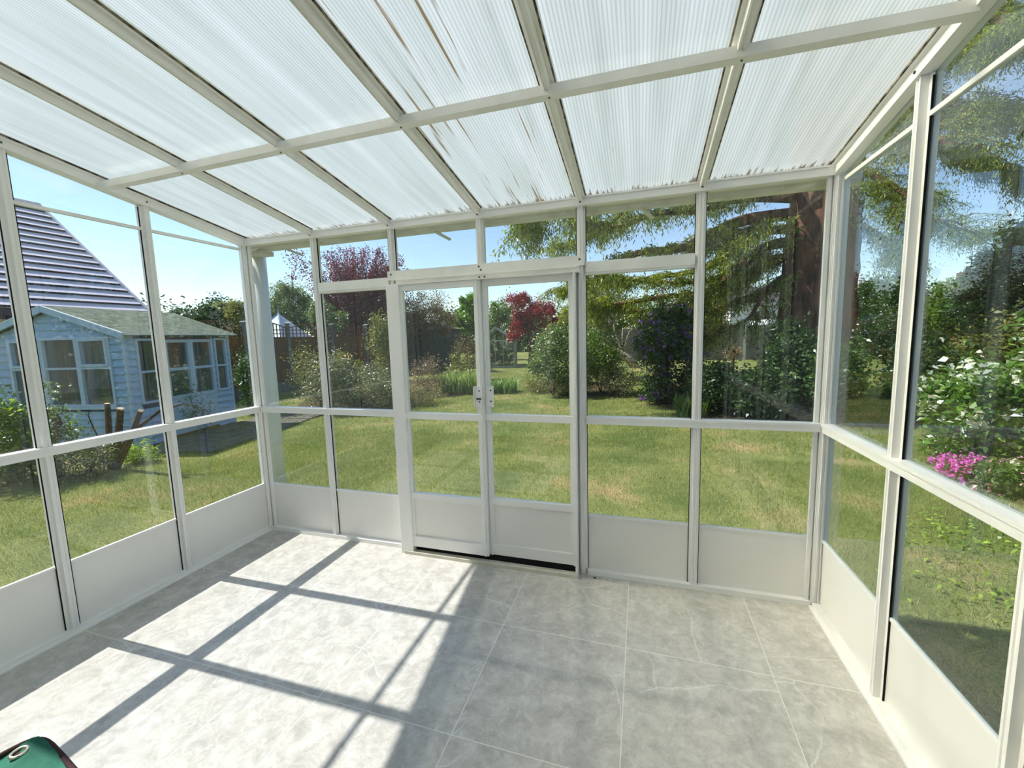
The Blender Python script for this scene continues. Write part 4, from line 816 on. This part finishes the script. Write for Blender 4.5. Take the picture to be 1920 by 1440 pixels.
def swords(name, label, u0, u1, v, vt, n, mat, seed, spread=0.35, flower=None):
    g = np.random.default_rng(seed); a, b_ = atg(u0, v), atg(u1, v); c = (a+b_)/2; o = empty(name, c); tag(o, label, 'plant'); h = (v-vt)*depth(c)/F
    t = g.uniform(0, 1, n)[:, None]; P = a+(b_-a)*t-c; P[:, 1] += g.uniform(-spread, spread, n); P[:, 2] = 0.0
    ln = np.stack([g.normal(size=n)*0.16, g.normal(size=n)*0.16, g.uniform(0.6, 1.05, n)], 1)*h; s = g.normal(size=(n, 3)); s[:, 2] = 0; s = unit(s)*0.016
    quads('foliage', np.stack([P-s, P+s, P+ln*0.6+s*0.8, P+ln*0.6-s*0.8], 1), mat, o); q = P+ln*0.6; tip_ = P+ln+np.stack([g.normal(size=n)*0.06, g.normal(size=n)*0.06, -np.abs(g.normal(size=n))*0.05], 1)
    o2 = quads('leaf_tips', np.stack([q-s*0.8, q+s*0.8, tip_+s*0.1, tip_-s*0.1], 1), mat, o)
    if flower:
        k = tip_[g.integers(0, n, 40)]; k = np.repeat(k, 4, 0)+g.normal(size=(160, 3))*0.02; tag(quads('flowers', leaf_quads(k, 0.05, 0.035, 0.4, 0, seed), flower, o), kind='stuff')
    return o
shrub(790, 758, 722, 44, 'low dry grassy edging before the brown bush', two((100, 104, 62), (150, 140, 96)), 2600, (0.07, 0.014), seed=59, name='border_plants', cat='plants')
swords('iris_clump', 'tall sword leaved iris clump at the edge of the lawn', 836, 905, 737, 692, 900, two((84, 118, 66), (168, 178, 110)), 60, flower=F_YELLOW)
swords('iris_clump', 'shorter sword leaved clump right of the tall irises', 925, 965, 736, 706, 420, two((74, 110, 62), (140, 160, 90)), 61)
shrub(1038, 742, 610, 44, 'pale flowered rose bush behind the right sliding door', L_ROSE, 8000, (0.06, 0.035), seed=62, name='rose_bush', low=0.15, sig=0.18, flowers=(F_WHITE, 70, 0.045, 'roses'))
shrub(1075, 742, 690, 40, 'low flowering border below the rose bush', L_ROSE, 3600, (0.05, 0.022), seed=63, name='border_plants', cat='plants')
shrub(1012, 736, 706, 34, 'low mixed leafy edging left of the rose bush', L_OLIVE, 1900, (0.05, 0.022), seed=64, name='border_plants', cat='plants')
shrub(1128, 738, 600, 36, 'tall green shrub between the rose bush and the pale apple tree', L_MID, 6500, (0.065, 0.032), seed=65, name='tall_shrub', low=0.1)
shrub(1160, 742, 684, 34, 'silvery low bush at the right end of the rose bed', L_GREY, 3200, (0.05, 0.022), seed=66, name='silver_bush')
shrub(1085, 735, 622, 26, 'dense mid green shrub right behind the rose bush', L_MID, 4200, (0.07, 0.035), seed=67, name='dense_shrub', base=atg(1085, 722))

# apple tree with bare pale limbs, and the leaning log
ab = atg(1142, 708); ap = empty('apple_tree', ab); tag(ap, 'old apple tree with bare pale limbs right of the doors', 'tree')
m_ = MB(); Yb = ab[1]; pts = lambda *q: [at(u, v, Yb+dy)-ab for u, v, dy in q]
m_.tube([(0, 0, -0.03)]+pts((1145, 660, 0), (1142, 625, 0)), [0.12, 0.09, 0.08], 9)
for q in (pts((1142, 625, 0), (1120, 600, -0.2), (1105, 580, -0.3), (1100, 555, -0.3)), pts((1142, 625, 0), (1150, 600, 0.1), (1170, 580, 0.2), (1185, 560, 0.3)), pts((1142, 625, 0), (1135, 595, 0.3), (1150, 570, 0.5), (1140, 540, 0.5)),
          pts((1120, 600, -0.2), (1130, 585, -0.2), (1128, 560, -0.3)), pts((1150, 600, 0.1), (1140, 590, 0.2), (1158, 572, 0.3))): m_.tube(q, [0.06, 0.042, 0.03, 0.012][:len(q)], 7)
m_.build('trunk', PALEBARK, ap, smooth=True)
cr = [((at(u, v, Yb)-ab), np.array((r, r, r*0.8))) for u, v, r in ((1110, 560, 0.55), (1150, 545, 0.6), (1175, 575, 0.5), (1120, 600, 0.45))]
P = np.concatenate([cloud(c, r, 1500, 26, 0.2, 70+i) for i, (c, r) in enumerate(cr)]); quads('foliage', leaf_quads(P, 0.075, 0.04, 0.4, 0, 71), L_OLIVE, ap)
lb = atg(1190, 690); lo_ = empty('leaning_log', lb); tag(lo_, 'pale barked leaning trunk with bare upright stems on the far lawn', 'log'); Yb = lb[1]; pts = lambda *q: [at(u, v, Yb+dy)-lb for u, v, dy in q]
m_ = MB(); m_.tube([(0.08, 0, -0.05)]+pts((1178, 672, 0), (1160, 660, 0), (1138, 652, 0), (1120, 645, 0)), [0.20, 0.18, 0.15, 0.10, 0.05], 10); m_.build('trunk', PALEBARK, lo_, smooth=True)
m_ = MB()
for q in (pts((1166, 663, 0), (1160, 640, 0), (1152, 622, 0.1), (1150, 605, 0.1)), pts((1170, 667, 0), (1174, 640, 0), (1180, 622, -0.1), (1190, 612, -0.1)), pts((1168, 664, 0), (1166, 638, 0.1), (1168, 615, 0.2)), pts((1160, 640, 0), (1146, 628, 0.2), (1142, 620, 0.2))): m_.tube(q, [0.055, 0.04, 0.025, 0.012][:len(q)], 7)
m_.build('bare_stems', PALEBARK, lo_, smooth=True)

# purple flowered bush, laurels and undergrowth by the cedar
b = atg(1248, 762); rb_ = plant('rhododendron_bush', 'tall dark bush with purple flowers right of the pale leaning trunk', 'shrub', b, [((b[0]+0.05, b[1]+0.5, G+0.95), (0.62, 0.8, 0.95)), ((b[0]+0.15, b[1]+0.5, G+0.38), (0.60, 0.7, 0.42)), ((b[0]+0.35, b[1]+1.0, G+1.7), (0.6, 0.8, 0.7)), ((b[0]-0.10, b[1]+1.0, G+1.35), (0.5, 0.6, 0.6))],
    19000, (0.08, 0.035), L_DARK, seed=80, sig=0.16, flowers=(F_PURPLE, 420, 0.06, 'purple_flowers'))
tree('olive_shrub', 'yellow green leafy tree above the purple flowered bush', 1290, 11.5, 0, [(1290, 600, 34, 40), (1330, 625, 34, 36)], 9000, (0.07, 0.035), L_OLIVE, 81, cat='tree', sig=0.22)
shrub(1345, 800, 708, 52, 'dark shrub filling the bed right of the purple flowers', L_DARK, 7000, (0.08, 0.035), seed=82, name='laurel_shrub', base=atg(1345, 775))
shrub(1420, 800, 712, 52, 'dark low laurel in front of the far wooden fence', L_DARK, 7000, (0.085, 0.04), seed=83, name='laurel_shrub', base=atg(1430, 785))
shrub(1485, 805, 640, 56, 'tall dark laurel at the foot of the cedar trunk', L_DARK, 12000, (0.09, 0.04), seed=84, name='laurel_shrub', base=atg(1490, 778))
shrub(1545, 810, 655, 44, 'dark glossy laurel behind the far right corner post', L_GLOSS, 7000, (0.08, 0.04), seed=85, name='laurel_shrub', base=atg(1560, 790))
shrub(1455, 740, 612, 32, 'bush with pinkish young leaves before the white vehicle', leafmat('pieris', S(50, 70, 38), S(92, 110, 60), 0.25, 0.35, c3=S(196, 150, 140)), 3600, (0.12, 0.03), seed=86, name='pieris_bush', base=atg(1462, 742), flowers=(two((190, 150, 145), (226, 196, 186)), 40, 0.07, 'pink_shoots'))
swords('grass_clump', 'strappy green clump at the foot of the purple flowered bush', 1270, 1320, 778, 735, 260, L_MID, 87)
shrub(1415, 708, 655, 18, 'thin purple brown sapling on the strip of far lawn', L_BROWN, 500, (0.08, 0.04), seed=88, name='young_sapling', trunk=(0.8, 0.05), low=0.5, base=atg(1372, 700))

# ---- the cedar
cb = at(1524, 650, 9.0); cb[2] = G; cd = empty('cedar_tree', cb); tag(cd, 'huge old cedar with a thick trunk and drooping branches at the right', 'tree')
m_ = MB(); zz = np.linspace(-0.1, 9.5, 34); g = np.random.default_rng(90); n = 28; top_u = at(1526, 380, 9.0)
for i, z in enumerate(zz):
    r = 0.80*(1-0.045*z)+0.28*math.exp(-max(z, 0)*1.6)
    for k in range(n):
        t = 2*math.pi*k/n; rr = r*(1+0.07*math.sin(5*t+0.6*z)+0.05*math.sin(9*t-0.4*z)+g.normal()*0.02); m_.v.append((rr*math.cos(t)+0.012*z, rr*math.sin(t), z))
for i in range(len(zz)-1):
    for k in range(n): m_.f.append((i*n+k, i*n+(k+1) % n, (i+1)*n+(k+1) % n, (i+1)*n+k))
m_.build('trunk', CEDARBARK, cd, smooth=True)
m_ = MB(); m_.tube([at(1532, 320, 7.9)-cb, at(1530, 355, 8.0)-cb, at(1530, 392, 8.05)-cb], [0.13, 0.13, 0.11], 12); m_.build('lopped_limb', pbr('grey_brown_bark', S(150, 122, 100), 0.9, 0.1, c2=S(104, 84, 68), scale=16, bump=0.6), cd, smooth=True)
def cedar_branch(px, r0, n_t, seed, spray=1.0, lf=1.0):
    n_t = int(n_t*1.25)
    g = np.random.default_rng(seed); pts = [at(u, v, Y)-cb for u, v, Y in px]; m_ = MB(); rad = np.linspace(r0, r0*0.18, len(pts)); fine = []; fr_ = []
    for i in range(len(pts)-1):                                       # Catmull-Rom
        p0_, p1_, p2_, p3_ = pts[max(i-1, 0)], pts[i], pts[i+1], pts[min(i+2, len(pts)-1)]
        for t in np.linspace(0, 1, 6, endpoint=False):
            fine.append(0.5*((2*p1_)+(-p0_+p2_)*t+(2*p0_-5*p1_+4*p2_-p3_)*t*t+(-p0_+3*p1_-3*p2_+p3_)*t**3)); fr_.append(rad[i]*(1-t)+rad[i+1]*t)
    fine.append(pts[-1]); fr_.append(rad[-1]); m_.tube(fine, fr_, 8); fine = np.array(fine); P = []; Q = []
    for k in range(n_t):
        s = g.uniform(0.12, 1.0); i = min(int(s*(len(fine)-1)), len(fine)-2); st_ = fine[i]+(fine[i+1]-fine[i])*g.uniform(); ax = unit(fine[i+1]-fine[i]); side = np.cross(ax, (0, 0, 1.0)); side = unit(side)*g.choice([-1, 1])
        ln = g.uniform(0.35, 1.05)*spray; d = unit(side*g.uniform(0.5, 1)+ax*g.uniform(0.1, 1.0)+np.array([0, 0, g.uniform(-0.05, 0.25)])); e = st_+d*ln+np.array([0, 0, -0.18*ln]); mid = st_+d*ln*0.5+np.array([0, 0, 0.04])
        m_.tube([st_, mid, e], [0.012, 0.008, 0.003], 4)
        nn = int(74*ln/lf**1.6); t = g.uniform(0.1, 1.0, (nn, 1)); c = st_*(1-t)**2+2*t*(1-t)*mid+t*t*e; c = c+g.normal(size=(nn, 3))*np.array([0.075, 0.075, 0.03]); P.append(c)
        hang = int(nn*0.8); t = g.uniform(0.3, 1.0, (hang, 1)); c = st_*(1-t)**2+2*t*(1-t)*mid+t*t*e; c = c+g.normal(size=(hang, 3))*np.array([0.05, 0.05, 0.02]); c[:, 2] -= np.abs(g.normal(size=hang))*0.16; Q.append(c)
    br = m_.build('branch', CEDARBARK, cd, smooth=True)
    a = leaf_quads(np.concatenate(P), 0.10*lf, 0.028*lf, 1.2, 0.0, seed); b_ = leaf_quads(np.concatenate(Q), 0.12*lf, 0.022*lf, 0.0, 2.2, seed+1)
    quads('needle_sprays', np.concatenate([a, b_]), L_CEDAR, br)
CBR = [([(1500, 520, 9), (1400, 560, 9), (1300, 590, 8.8), (1200, 585, 8.6), (1110, 560, 8.6)], 0.10, 60), ([(1500, 470, 9), (1380, 520, 9.8), (1250, 530, 10), (1130, 520, 10)], 0.10, 60),
       ([(1500, 400, 9), (1400, 412, 8.6), (1340, 436, 8.2), (1280, 465, 7.8), (1200, 474, 7.4), (1140, 500, 7.2), (1080, 515, 7.0)], 0.15, 60),
       ([(1500, 452, 9), (1440, 462, 8.8), (1390, 500, 8.4), (1330, 545, 8.2), (1250, 556, 8.0), (1160, 570, 8.0), (1110, 575, 8)], 0.13, 70),
       ([(1500, 372, 9), (1390, 372, 8.4), (1300, 395, 7.8), (1230, 400, 7.2), (1160, 425, 6.8), (1090, 425, 6.6)], 0.12, 62),
       ([(1500, 480, 9), (1430, 490, 9.4), (1390, 530, 9.6), (1300, 575, 9.8), (1220, 590, 10)], 0.10, 54),
       ([(1500, 330, 9), (1330, 335, 7.6), (1200, 365, 6.6), (1100, 400, 6.2), (1020, 410, 6.0), (1000, 425, 6.0)], 0.12, 80),
       ([(1500, 428, 9.2), (1420, 440, 10), (1330, 500, 10.5), (1230, 520, 11), (1120, 530, 11), (1050, 545, 11.2)], 0.12, 80),
       ([(1500, 350, 9), (1380, 350, 9.4), (1230, 350, 9.2), (1120, 440, 9.2), (1040, 470, 9.2)], 0.12, 66),
       ([(1500, 440, 9), (1420, 425, 8.0), (1390, 440, 7.4), (1350, 470, 7.0)], 0.08, 26),
       ([(1500, 500, 9), (1440, 540, 8.6), (1400, 600, 8.4), (1330, 630, 8.4)], 0.08, 26),
       ([(1550, 400, 9), (1610, 420, 8.6), (1660, 450, 8.4), (1690, 480, 8.4)], 0.09, 22),
       ([(1550, 300, 9), (1640, 330, 8.2), (1700, 370, 7.6), (1730, 420, 7.2)], 0.09, 34),
       ([(1550, 180, 9), (1680, 200, 7.6), (1800, 215, 6.6), (1900, 210, 6.0), (2000, 215, 5.4)], 0.12, 80),
       ([(1550, 60, 9), (1700, 100, 7.4), (1820, 90, 6.2), (1930, 60, 5.2)], 0.12, 80),
       ([(1560, 240, 9), (1700, 260, 8.4), (1830, 300, 7.6), (1930, 330, 7.0), (2000, 360, 6.6)], 0.11, 76),
       ([(1550, 120, 9), (1640, 150, 7.4), (1720, 200, 6.2), (1760, 270, 5.4)], 0.10, 50),
       ([(1550, -40, 9), (1720, -20, 7.2), (1850, 30, 6.0), (1960, 110, 5.2)], 0.12, 70),
       ([(1550, 340, 9), (1620, 360, 10), (1700, 380, 11), (1800, 430, 12), (1880, 440, 12.5)], 0.10, 66)]
for k, (px_, r_, n_) in enumerate(CBR): cedar_branch(px_, r_, n_, 100+k, 1.0 if k < 11 else 1.1, 1.0 if k < 11 else 0.62)

# ---- far boundary: fence, bungalows, vehicle
FG = pbr('weathered_grey_boards', S(142, 136, 120), 0.85, 0.15, c2=S(118, 110, 94), scale=8, stretch=(0.4, 1, 5))
ff = empty('far_panel_fence', (6, 21.5, G)); tag(ff, 'grey brown slatted panel fence across the far end of the garden', 'fence')
for k in range(-4, 5):
    x0 = k*1.83; MB().box(x0-0.05, x0+0.05, -0.05, 0.05, 0, 1.85).build('post', CAPM if k == 1 else FG, ff)
    m_ = MB()
    for j in range(13): z0 = 0.05+j*0.132; m_.add([(x0+0.05,-0.02,z0),(x0+1.78,-0.02,z0),(x0+1.78,-0.006,z0+0.135),(x0+0.05,-0.006,z0+0.135)], [(0, 1, 2, 3)])
    m_.box(x0+0.05, x0+1.78, -0.005, 0.02, 0.02, 1.78); m_.build('panel', FG, ff)
fr2 = empty('right_boundary_fence', (13.6, 10, G)); tag(fr2, 'brown board fence beyond the shrubs on the right', 'fence')
FB = pbr('warm_brown_boards', S(150, 118, 78), 0.85, 0.15, c2=S(112, 84, 54), scale=8, stretch=(1, 4, 0.4))
for k in range(-5, 6):
    y0_ = k*2.0; MB().box(-0.05, 0.05, y0_-0.05, y0_+0.05, 0, 1.95).build('post', CONC, fr2)
    m_ = MB()
    for j in range(14): a = y0_+0.05+j*0.1357; m_.add([(-0.018,a,0.1),(-0.006,a+0.1357,0.1),(-0.006,a+0.1357,1.8),(-0.018,a,1.8)], [(0, 3, 2, 1)])
    m_.box(-0.005, 0.02, y0_+0.05, y0_+1.95, 0.05, 1.84); m_.build('panel', FB, fr2)
RT = pbr('grey_roof_tiles', S(128, 124, 124), 0.7, 0.3, c2=S(98, 94, 96), scale=12, stretch=(1, 1, 3)); WH = pbr('white_render', S(214, 212, 204), 0.7, 0.2); DG = pbr('dark_window', S(28, 32, 36), 0.15, 0.5)
def bungalow(label, u0, u1, vr, ve, Y, gable=False):
    a, b_, e = at(u0, vr, Y), at(u1, vr, Y), at((u0+u1)/2, ve, Y); o = empty('bungalow', ((a[0]+b_[0])/2, Y, G)); tag(o, label, 'house'); hw = (b_[0]-a[0])/2; zr_ = (a[2]+b_[2])/2-G; ze_ = e[2]-G; m_ = MB(); dd = (zr_-ze_)*1.4
    if gable:
        m_.prism([(-hw, ze_), (hw, ze_), (0, zr_)], (0, 0, 0), (1, 0, 0), (0, 0, 1), (0, 7, 0)); MB().box(-hw*0.9, hw*0.9, 0.15, 6.8, 0, ze_).build('walls', pbr('buff_brick', S(150, 128, 108), 0.8, 0.2), o)
    else:
        kk = 14
        for j in range(kk):
            y0_, z0, y1_, z1 = dd*j/kk, ze_+(zr_-ze_)*j/kk, dd*(j+1)/kk, ze_+(zr_-ze_)*(j+1)/kk
            m_.add([(-hw, y0_, z0+0.05), (hw, y0_, z0+0.05), (hw, y1_, z1), (-hw, y1_, z1)], [(0, 1, 2, 3)]); m_.add([(-hw, y0_, z0), (hw, y0_, z0), (hw, y0_, z0+0.05), (-hw, y0_, z0+0.05)], [(0, 1, 2, 3)])
        m_.add([(-hw, dd, zr_), (hw, dd, zr_), (hw, dd*2, ze_), (-hw, dd*2, ze_)], [(0, 1, 2, 3)]); MB().box(-hw+0.3, hw-0.3, 0.4, dd*2-0.4, 0, ze_).build('walls', WH, o)
        MB().box(-hw, hw, -0.03, 0.03, ze_-0.18, ze_+0.02).build('gutter_board', WH, o)
    m_.build('roof', RT, o)
    for x_ in (-0.45, 0.25):
        w_ = MB().box(hw*x_, hw*x_+1.1, (0.10 if gable else 0.35), (0.2 if gable else 0.45), ze_-1.5, ze_-0.5).build('window', WH, o); MB().box(hw*x_+0.08, hw*x_+1.02, (0.06 if gable else 0.31), (0.10 if gable else 0.35), ze_-1.42, ze_-0.58).build('pane', DG, w_)
    return o
bungalow('long grey tiled bungalow roof between the cedar branches', 1365, 1560, 530, 566, 31)
bungalow('small gabled bungalow behind the pale apple tree', 1066, 1150, 536, 574, 36, gable=True)
vp = at(1467, 640, 24.5); vh = empty('white_van', (vp[0], 24.5, G)); tag(vh, 'white van parked beyond the far fence left of the cedar trunk', 'van')
zt0 = at(1467, 597, 24.5)[2]-G; wv = 0.95
m_ = MB(); m_.prism([(-wv, 0.35), (wv, 0.35), (wv, zt0*0.62), (wv*0.86, zt0-0.12), (wv*0.7, zt0), (-wv*0.7, zt0), (-wv*0.86, zt0-0.12), (-wv, zt0*0.62)], (0, 0, 0), (1, 0, 0), (0, 0, 1), (0, 4.2, 0)); m_.build('body', pbr('white_car_paint', S(232, 232, 232), 0.25, 0.5), vh, bevel=0.05)
MB().box(-wv*0.78, wv*0.78, -0.02, 0.02, zt0*0.62, zt0-0.28).build('windscreen', DG, vh)
for s in (-1, 1):
    for y_ in (0.7, 3.4): MB().tube([(s*wv*0.75, y_, 0.34), (s*wv*1.02, y_, 0.34)], 0.34, 18).build('wheel', BLACK, vh)
    MB().box(*sorted((s*wv*0.9, s*wv*0.6)), -0.03, 0.0, 0.75, 0.95).build('headlight', FLASH, vh)
MB().box(-wv*0.5, wv*0.5, -0.03, 0.0, 0.70, 0.95).build('grille', BLACK, vh)

# ---- right side of the garden
def rtree(label, u, X_, crown_px, n, leaf, mat, seed, name='garden_tree', cat='tree', trunk_r=0.08, **k):
    b = atx(u, 640, X_); b = np.array([X_, b[1], G]); cr = []
    for (cu, cv, hw, hh) in crown_px: c = atx(cu, cv, X_); d = depth(c); cr.append((c, (hw*d/F, hw*d/F, hh*d/F)))
    zc = min(c[2]-r[2]*0.3 for c, r in cr); return plant(name, label, cat, b, cr, n, leaf, mat, seed=seed, trunk=(max(zc-G, 0.3), trunk_r), **k)
rtree('dark evergreen seen between the far right corner and next post', 1660, 12.4, [(1640, 560, 45, 50), (1690, 540, 36, 55), (1660, 610, 60, 30)], 14000, (0.12, 0.055), L_DARK, 120)
rtree('pink blossomed shrub low behind the right wall', 1690, 10.5, [(1690, 600, 34, 26), (1640, 620, 36, 26)], 6000, (0.08, 0.035), L_DARK, 121, name='blossom_shrub', cat='shrub', flowers=(F_PALE, 60, 0.04, 'blossom'))
rtree('bright topped bush below the chimney', 1770, 11.5, [(1770, 560, 32, 44), (1790, 590, 34, 40)], 8500, (0.10, 0.05), L_MID, 122, name='leafy_bush', cat='shrub')
rtree('tall dark evergreen right of the chimney', 1870, 11.0, [(1870, 520, 42, 60), (1910, 480, 40, 80), (1850, 580, 50, 50)], 16000, (0.12, 0.05), L_DARK, 123)
rtree('dark undergrowth along the right hand fence', 1800, 12.6, [(1740, 605, 60, 24), (1830, 605, 60, 30), (1600, 610, 50, 26)], 9000, (0.10, 0.05), L_DARK, 124, name='undergrowth_shrub', cat='shrub')
shrub(1640, 800, 640, 52, 'dark green shrub seen through the right wall beside the corner', L_DARK, 9000, (0.075, 0.035), seed=125, name='border_shrub', base=(6.9, 5.6, G))
shrub(1700, 800, 650, 46, 'mid green shrub seen through the right wall left of the variegated bush', L_MID, 7000, (0.075, 0.035), seed=126, name='border_shrub', base=(7.5, 4.5, G))
rtree('big olive green bush behind the variegated one', 1880, 8.6, [(1880, 660, 64, 56), (1820, 690, 50, 50)], 11000, (0.09, 0.045), L_OLIVE, 127, name='leafy_bush', cat='shrub')
bv = np.array([6.7, 3.15, G]); plant('variegated_shrub', 'large shrub with cream edged leaves behind the pink flowers', 'shrub', bv, [((6.35, 3.5, 0.45), (0.55, 0.5, 0.5)), ((7.0, 3.2, 0.75), (0.7, 0.6, 0.75))], 8200, (0.085, 0.042), L_VARI, seed=128, sig=0.22,
    flowers=(two((226, 226, 186), (246, 244, 216), trans=0.3), 300, 0.075, 'cream_leaves'))
bed('soil bed with pink flowers outside the right wall', [(1735, 868), (1820, 905), (1915, 945), (2010, 980), (2000, 820), (1860, 790), (1760, 800)], 5)
bpk = atg(1822, 900); plant('pink_flower_clump', 'clump of vivid magenta pink flowers in the right bed', 'flowers', bpk, [((bpk[0]-0.02, bpk[1], G+0.12), (0.22, 0.16, 0.10))], 700, (0.04, 0.018), L_MID, seed=129, flowers=(F_PINK, 260, 0.034, 'pink_flowers'))
bpk = atg(1895, 925); plant('pale_flower_clump', 'loose clump of pale pink flowers right of the magenta ones', 'flowers', bpk, [((bpk[0], bpk[1], G+0.14), (0.40, 0.22, 0.14))], 2200, (0.05, 0.022), L_MID, seed=130, flowers=(F_PALE, 60, 0.034, 'pale_pink_flowers'))
# chimney with aerial on a distant house
cp = atx(1815, 510, 19.0); ho = empty('distant_house', (cp[0], cp[1], G)); tag(ho, 'distant house roof with a chimney and television aerial', 'house'); zc = cp[2]-G
MB().box(-0.3, 0.3, -0.3, 0.3, zc-1.2, zc).build('chimney', pbr('dark_brick', S(110, 70, 56), 0.9, 0.1, c2=S(80, 52, 44), scale=20), ho)
MB().tube([(0, 0, zc), (0, 0, zc+0.3)], 0.1, 10).build('chimney_pot', CEDARBARK, ho)
m_ = MB(); zt1 = atx(1815, 472, 19.0)[2]-G; m_.tube([(0.1, 0, zc), (0.1, 0, zt1)], 0.02, 6); m_.tube([(-0.25, 0.4, zt1-0.05), (0.45, -0.4, zt1-0.05)], 0.012, 6)
for k in range(6): q = -0.25+0.14*k; m_.tube([(q-0.12, 0.4-0.16*k*0.99-0.10, zt1-0.05), (q+0.12, 0.4-0.16*k*0.99+0.10, zt1-0.05)], 0.008, 5)
m_.build('aerial', SCREW, ho)
m_ = MB(); m_.prism([(-4, zc-3.2), (4, zc-3.2), (0, zc-0.7)], (0, -3, 0), (1, 0, 0), (0, 0, 1), (0, 6, 0)); m_.build('roof', RT, ho); MB().box(-3.6, 3.6, -2.8, 2.8, 0, zc-3.15).build('walls', WH, ho)
# tree belts that close the horizon
bank('tree_belt', 'low dark belt of trees beyond the plum tree and shed', (-30, 34), (-6, 40), 4.2, 4.5, 24000, (0.34, 0.17), L_DARK, 140, 'trees', z0=0.0)
bank('tree_belt', 'distant trees seen through the pale apple tree', (-8, 54), (12, 54), 6.0, 4.0, 14000, (0.34, 0.17), L_MID, 143, 'trees')
bank('tree_belt', 'belt of trees beyond the far fence behind the cedar', (8, 42), (30, 40), 5.0, 3.6, 26000, (0.26, 0.13), L_MID, 141, 'trees')
bank('tree_belt', 'belt of dark trees beyond the right boundary fence', (27, 30), (26, -8), 6.0, 3.4, 30000, (0.24, 0.12), L_DARK, 142, 'trees')

# pale weeds in the lawn outside the right wall
g = np.random.default_rng(77); pw = []
for u, v, sp, n in ((1770, 985, 0.18, 40), (1830, 1010, 0.25, 60), (1880, 1040, 0.25, 50), (1740, 960, 0.12, 20), (1890, 1130, 0.15, 40), (1720, 1085, 0.2, 14)):
    c = atg(u, v, G+0.03); pw.append(c+g.normal(size=(n, 3))*np.array([sp, sp, 0.006]))
tag(quads('lawn_weeds', leaf_quads(np.concatenate(pw), 0.045, 0.022, 2.0, 0, 78), L_BRIGHT), 'pale yellow green weeds in the lawn outside the right wall', 'weeds', kind='stuff')
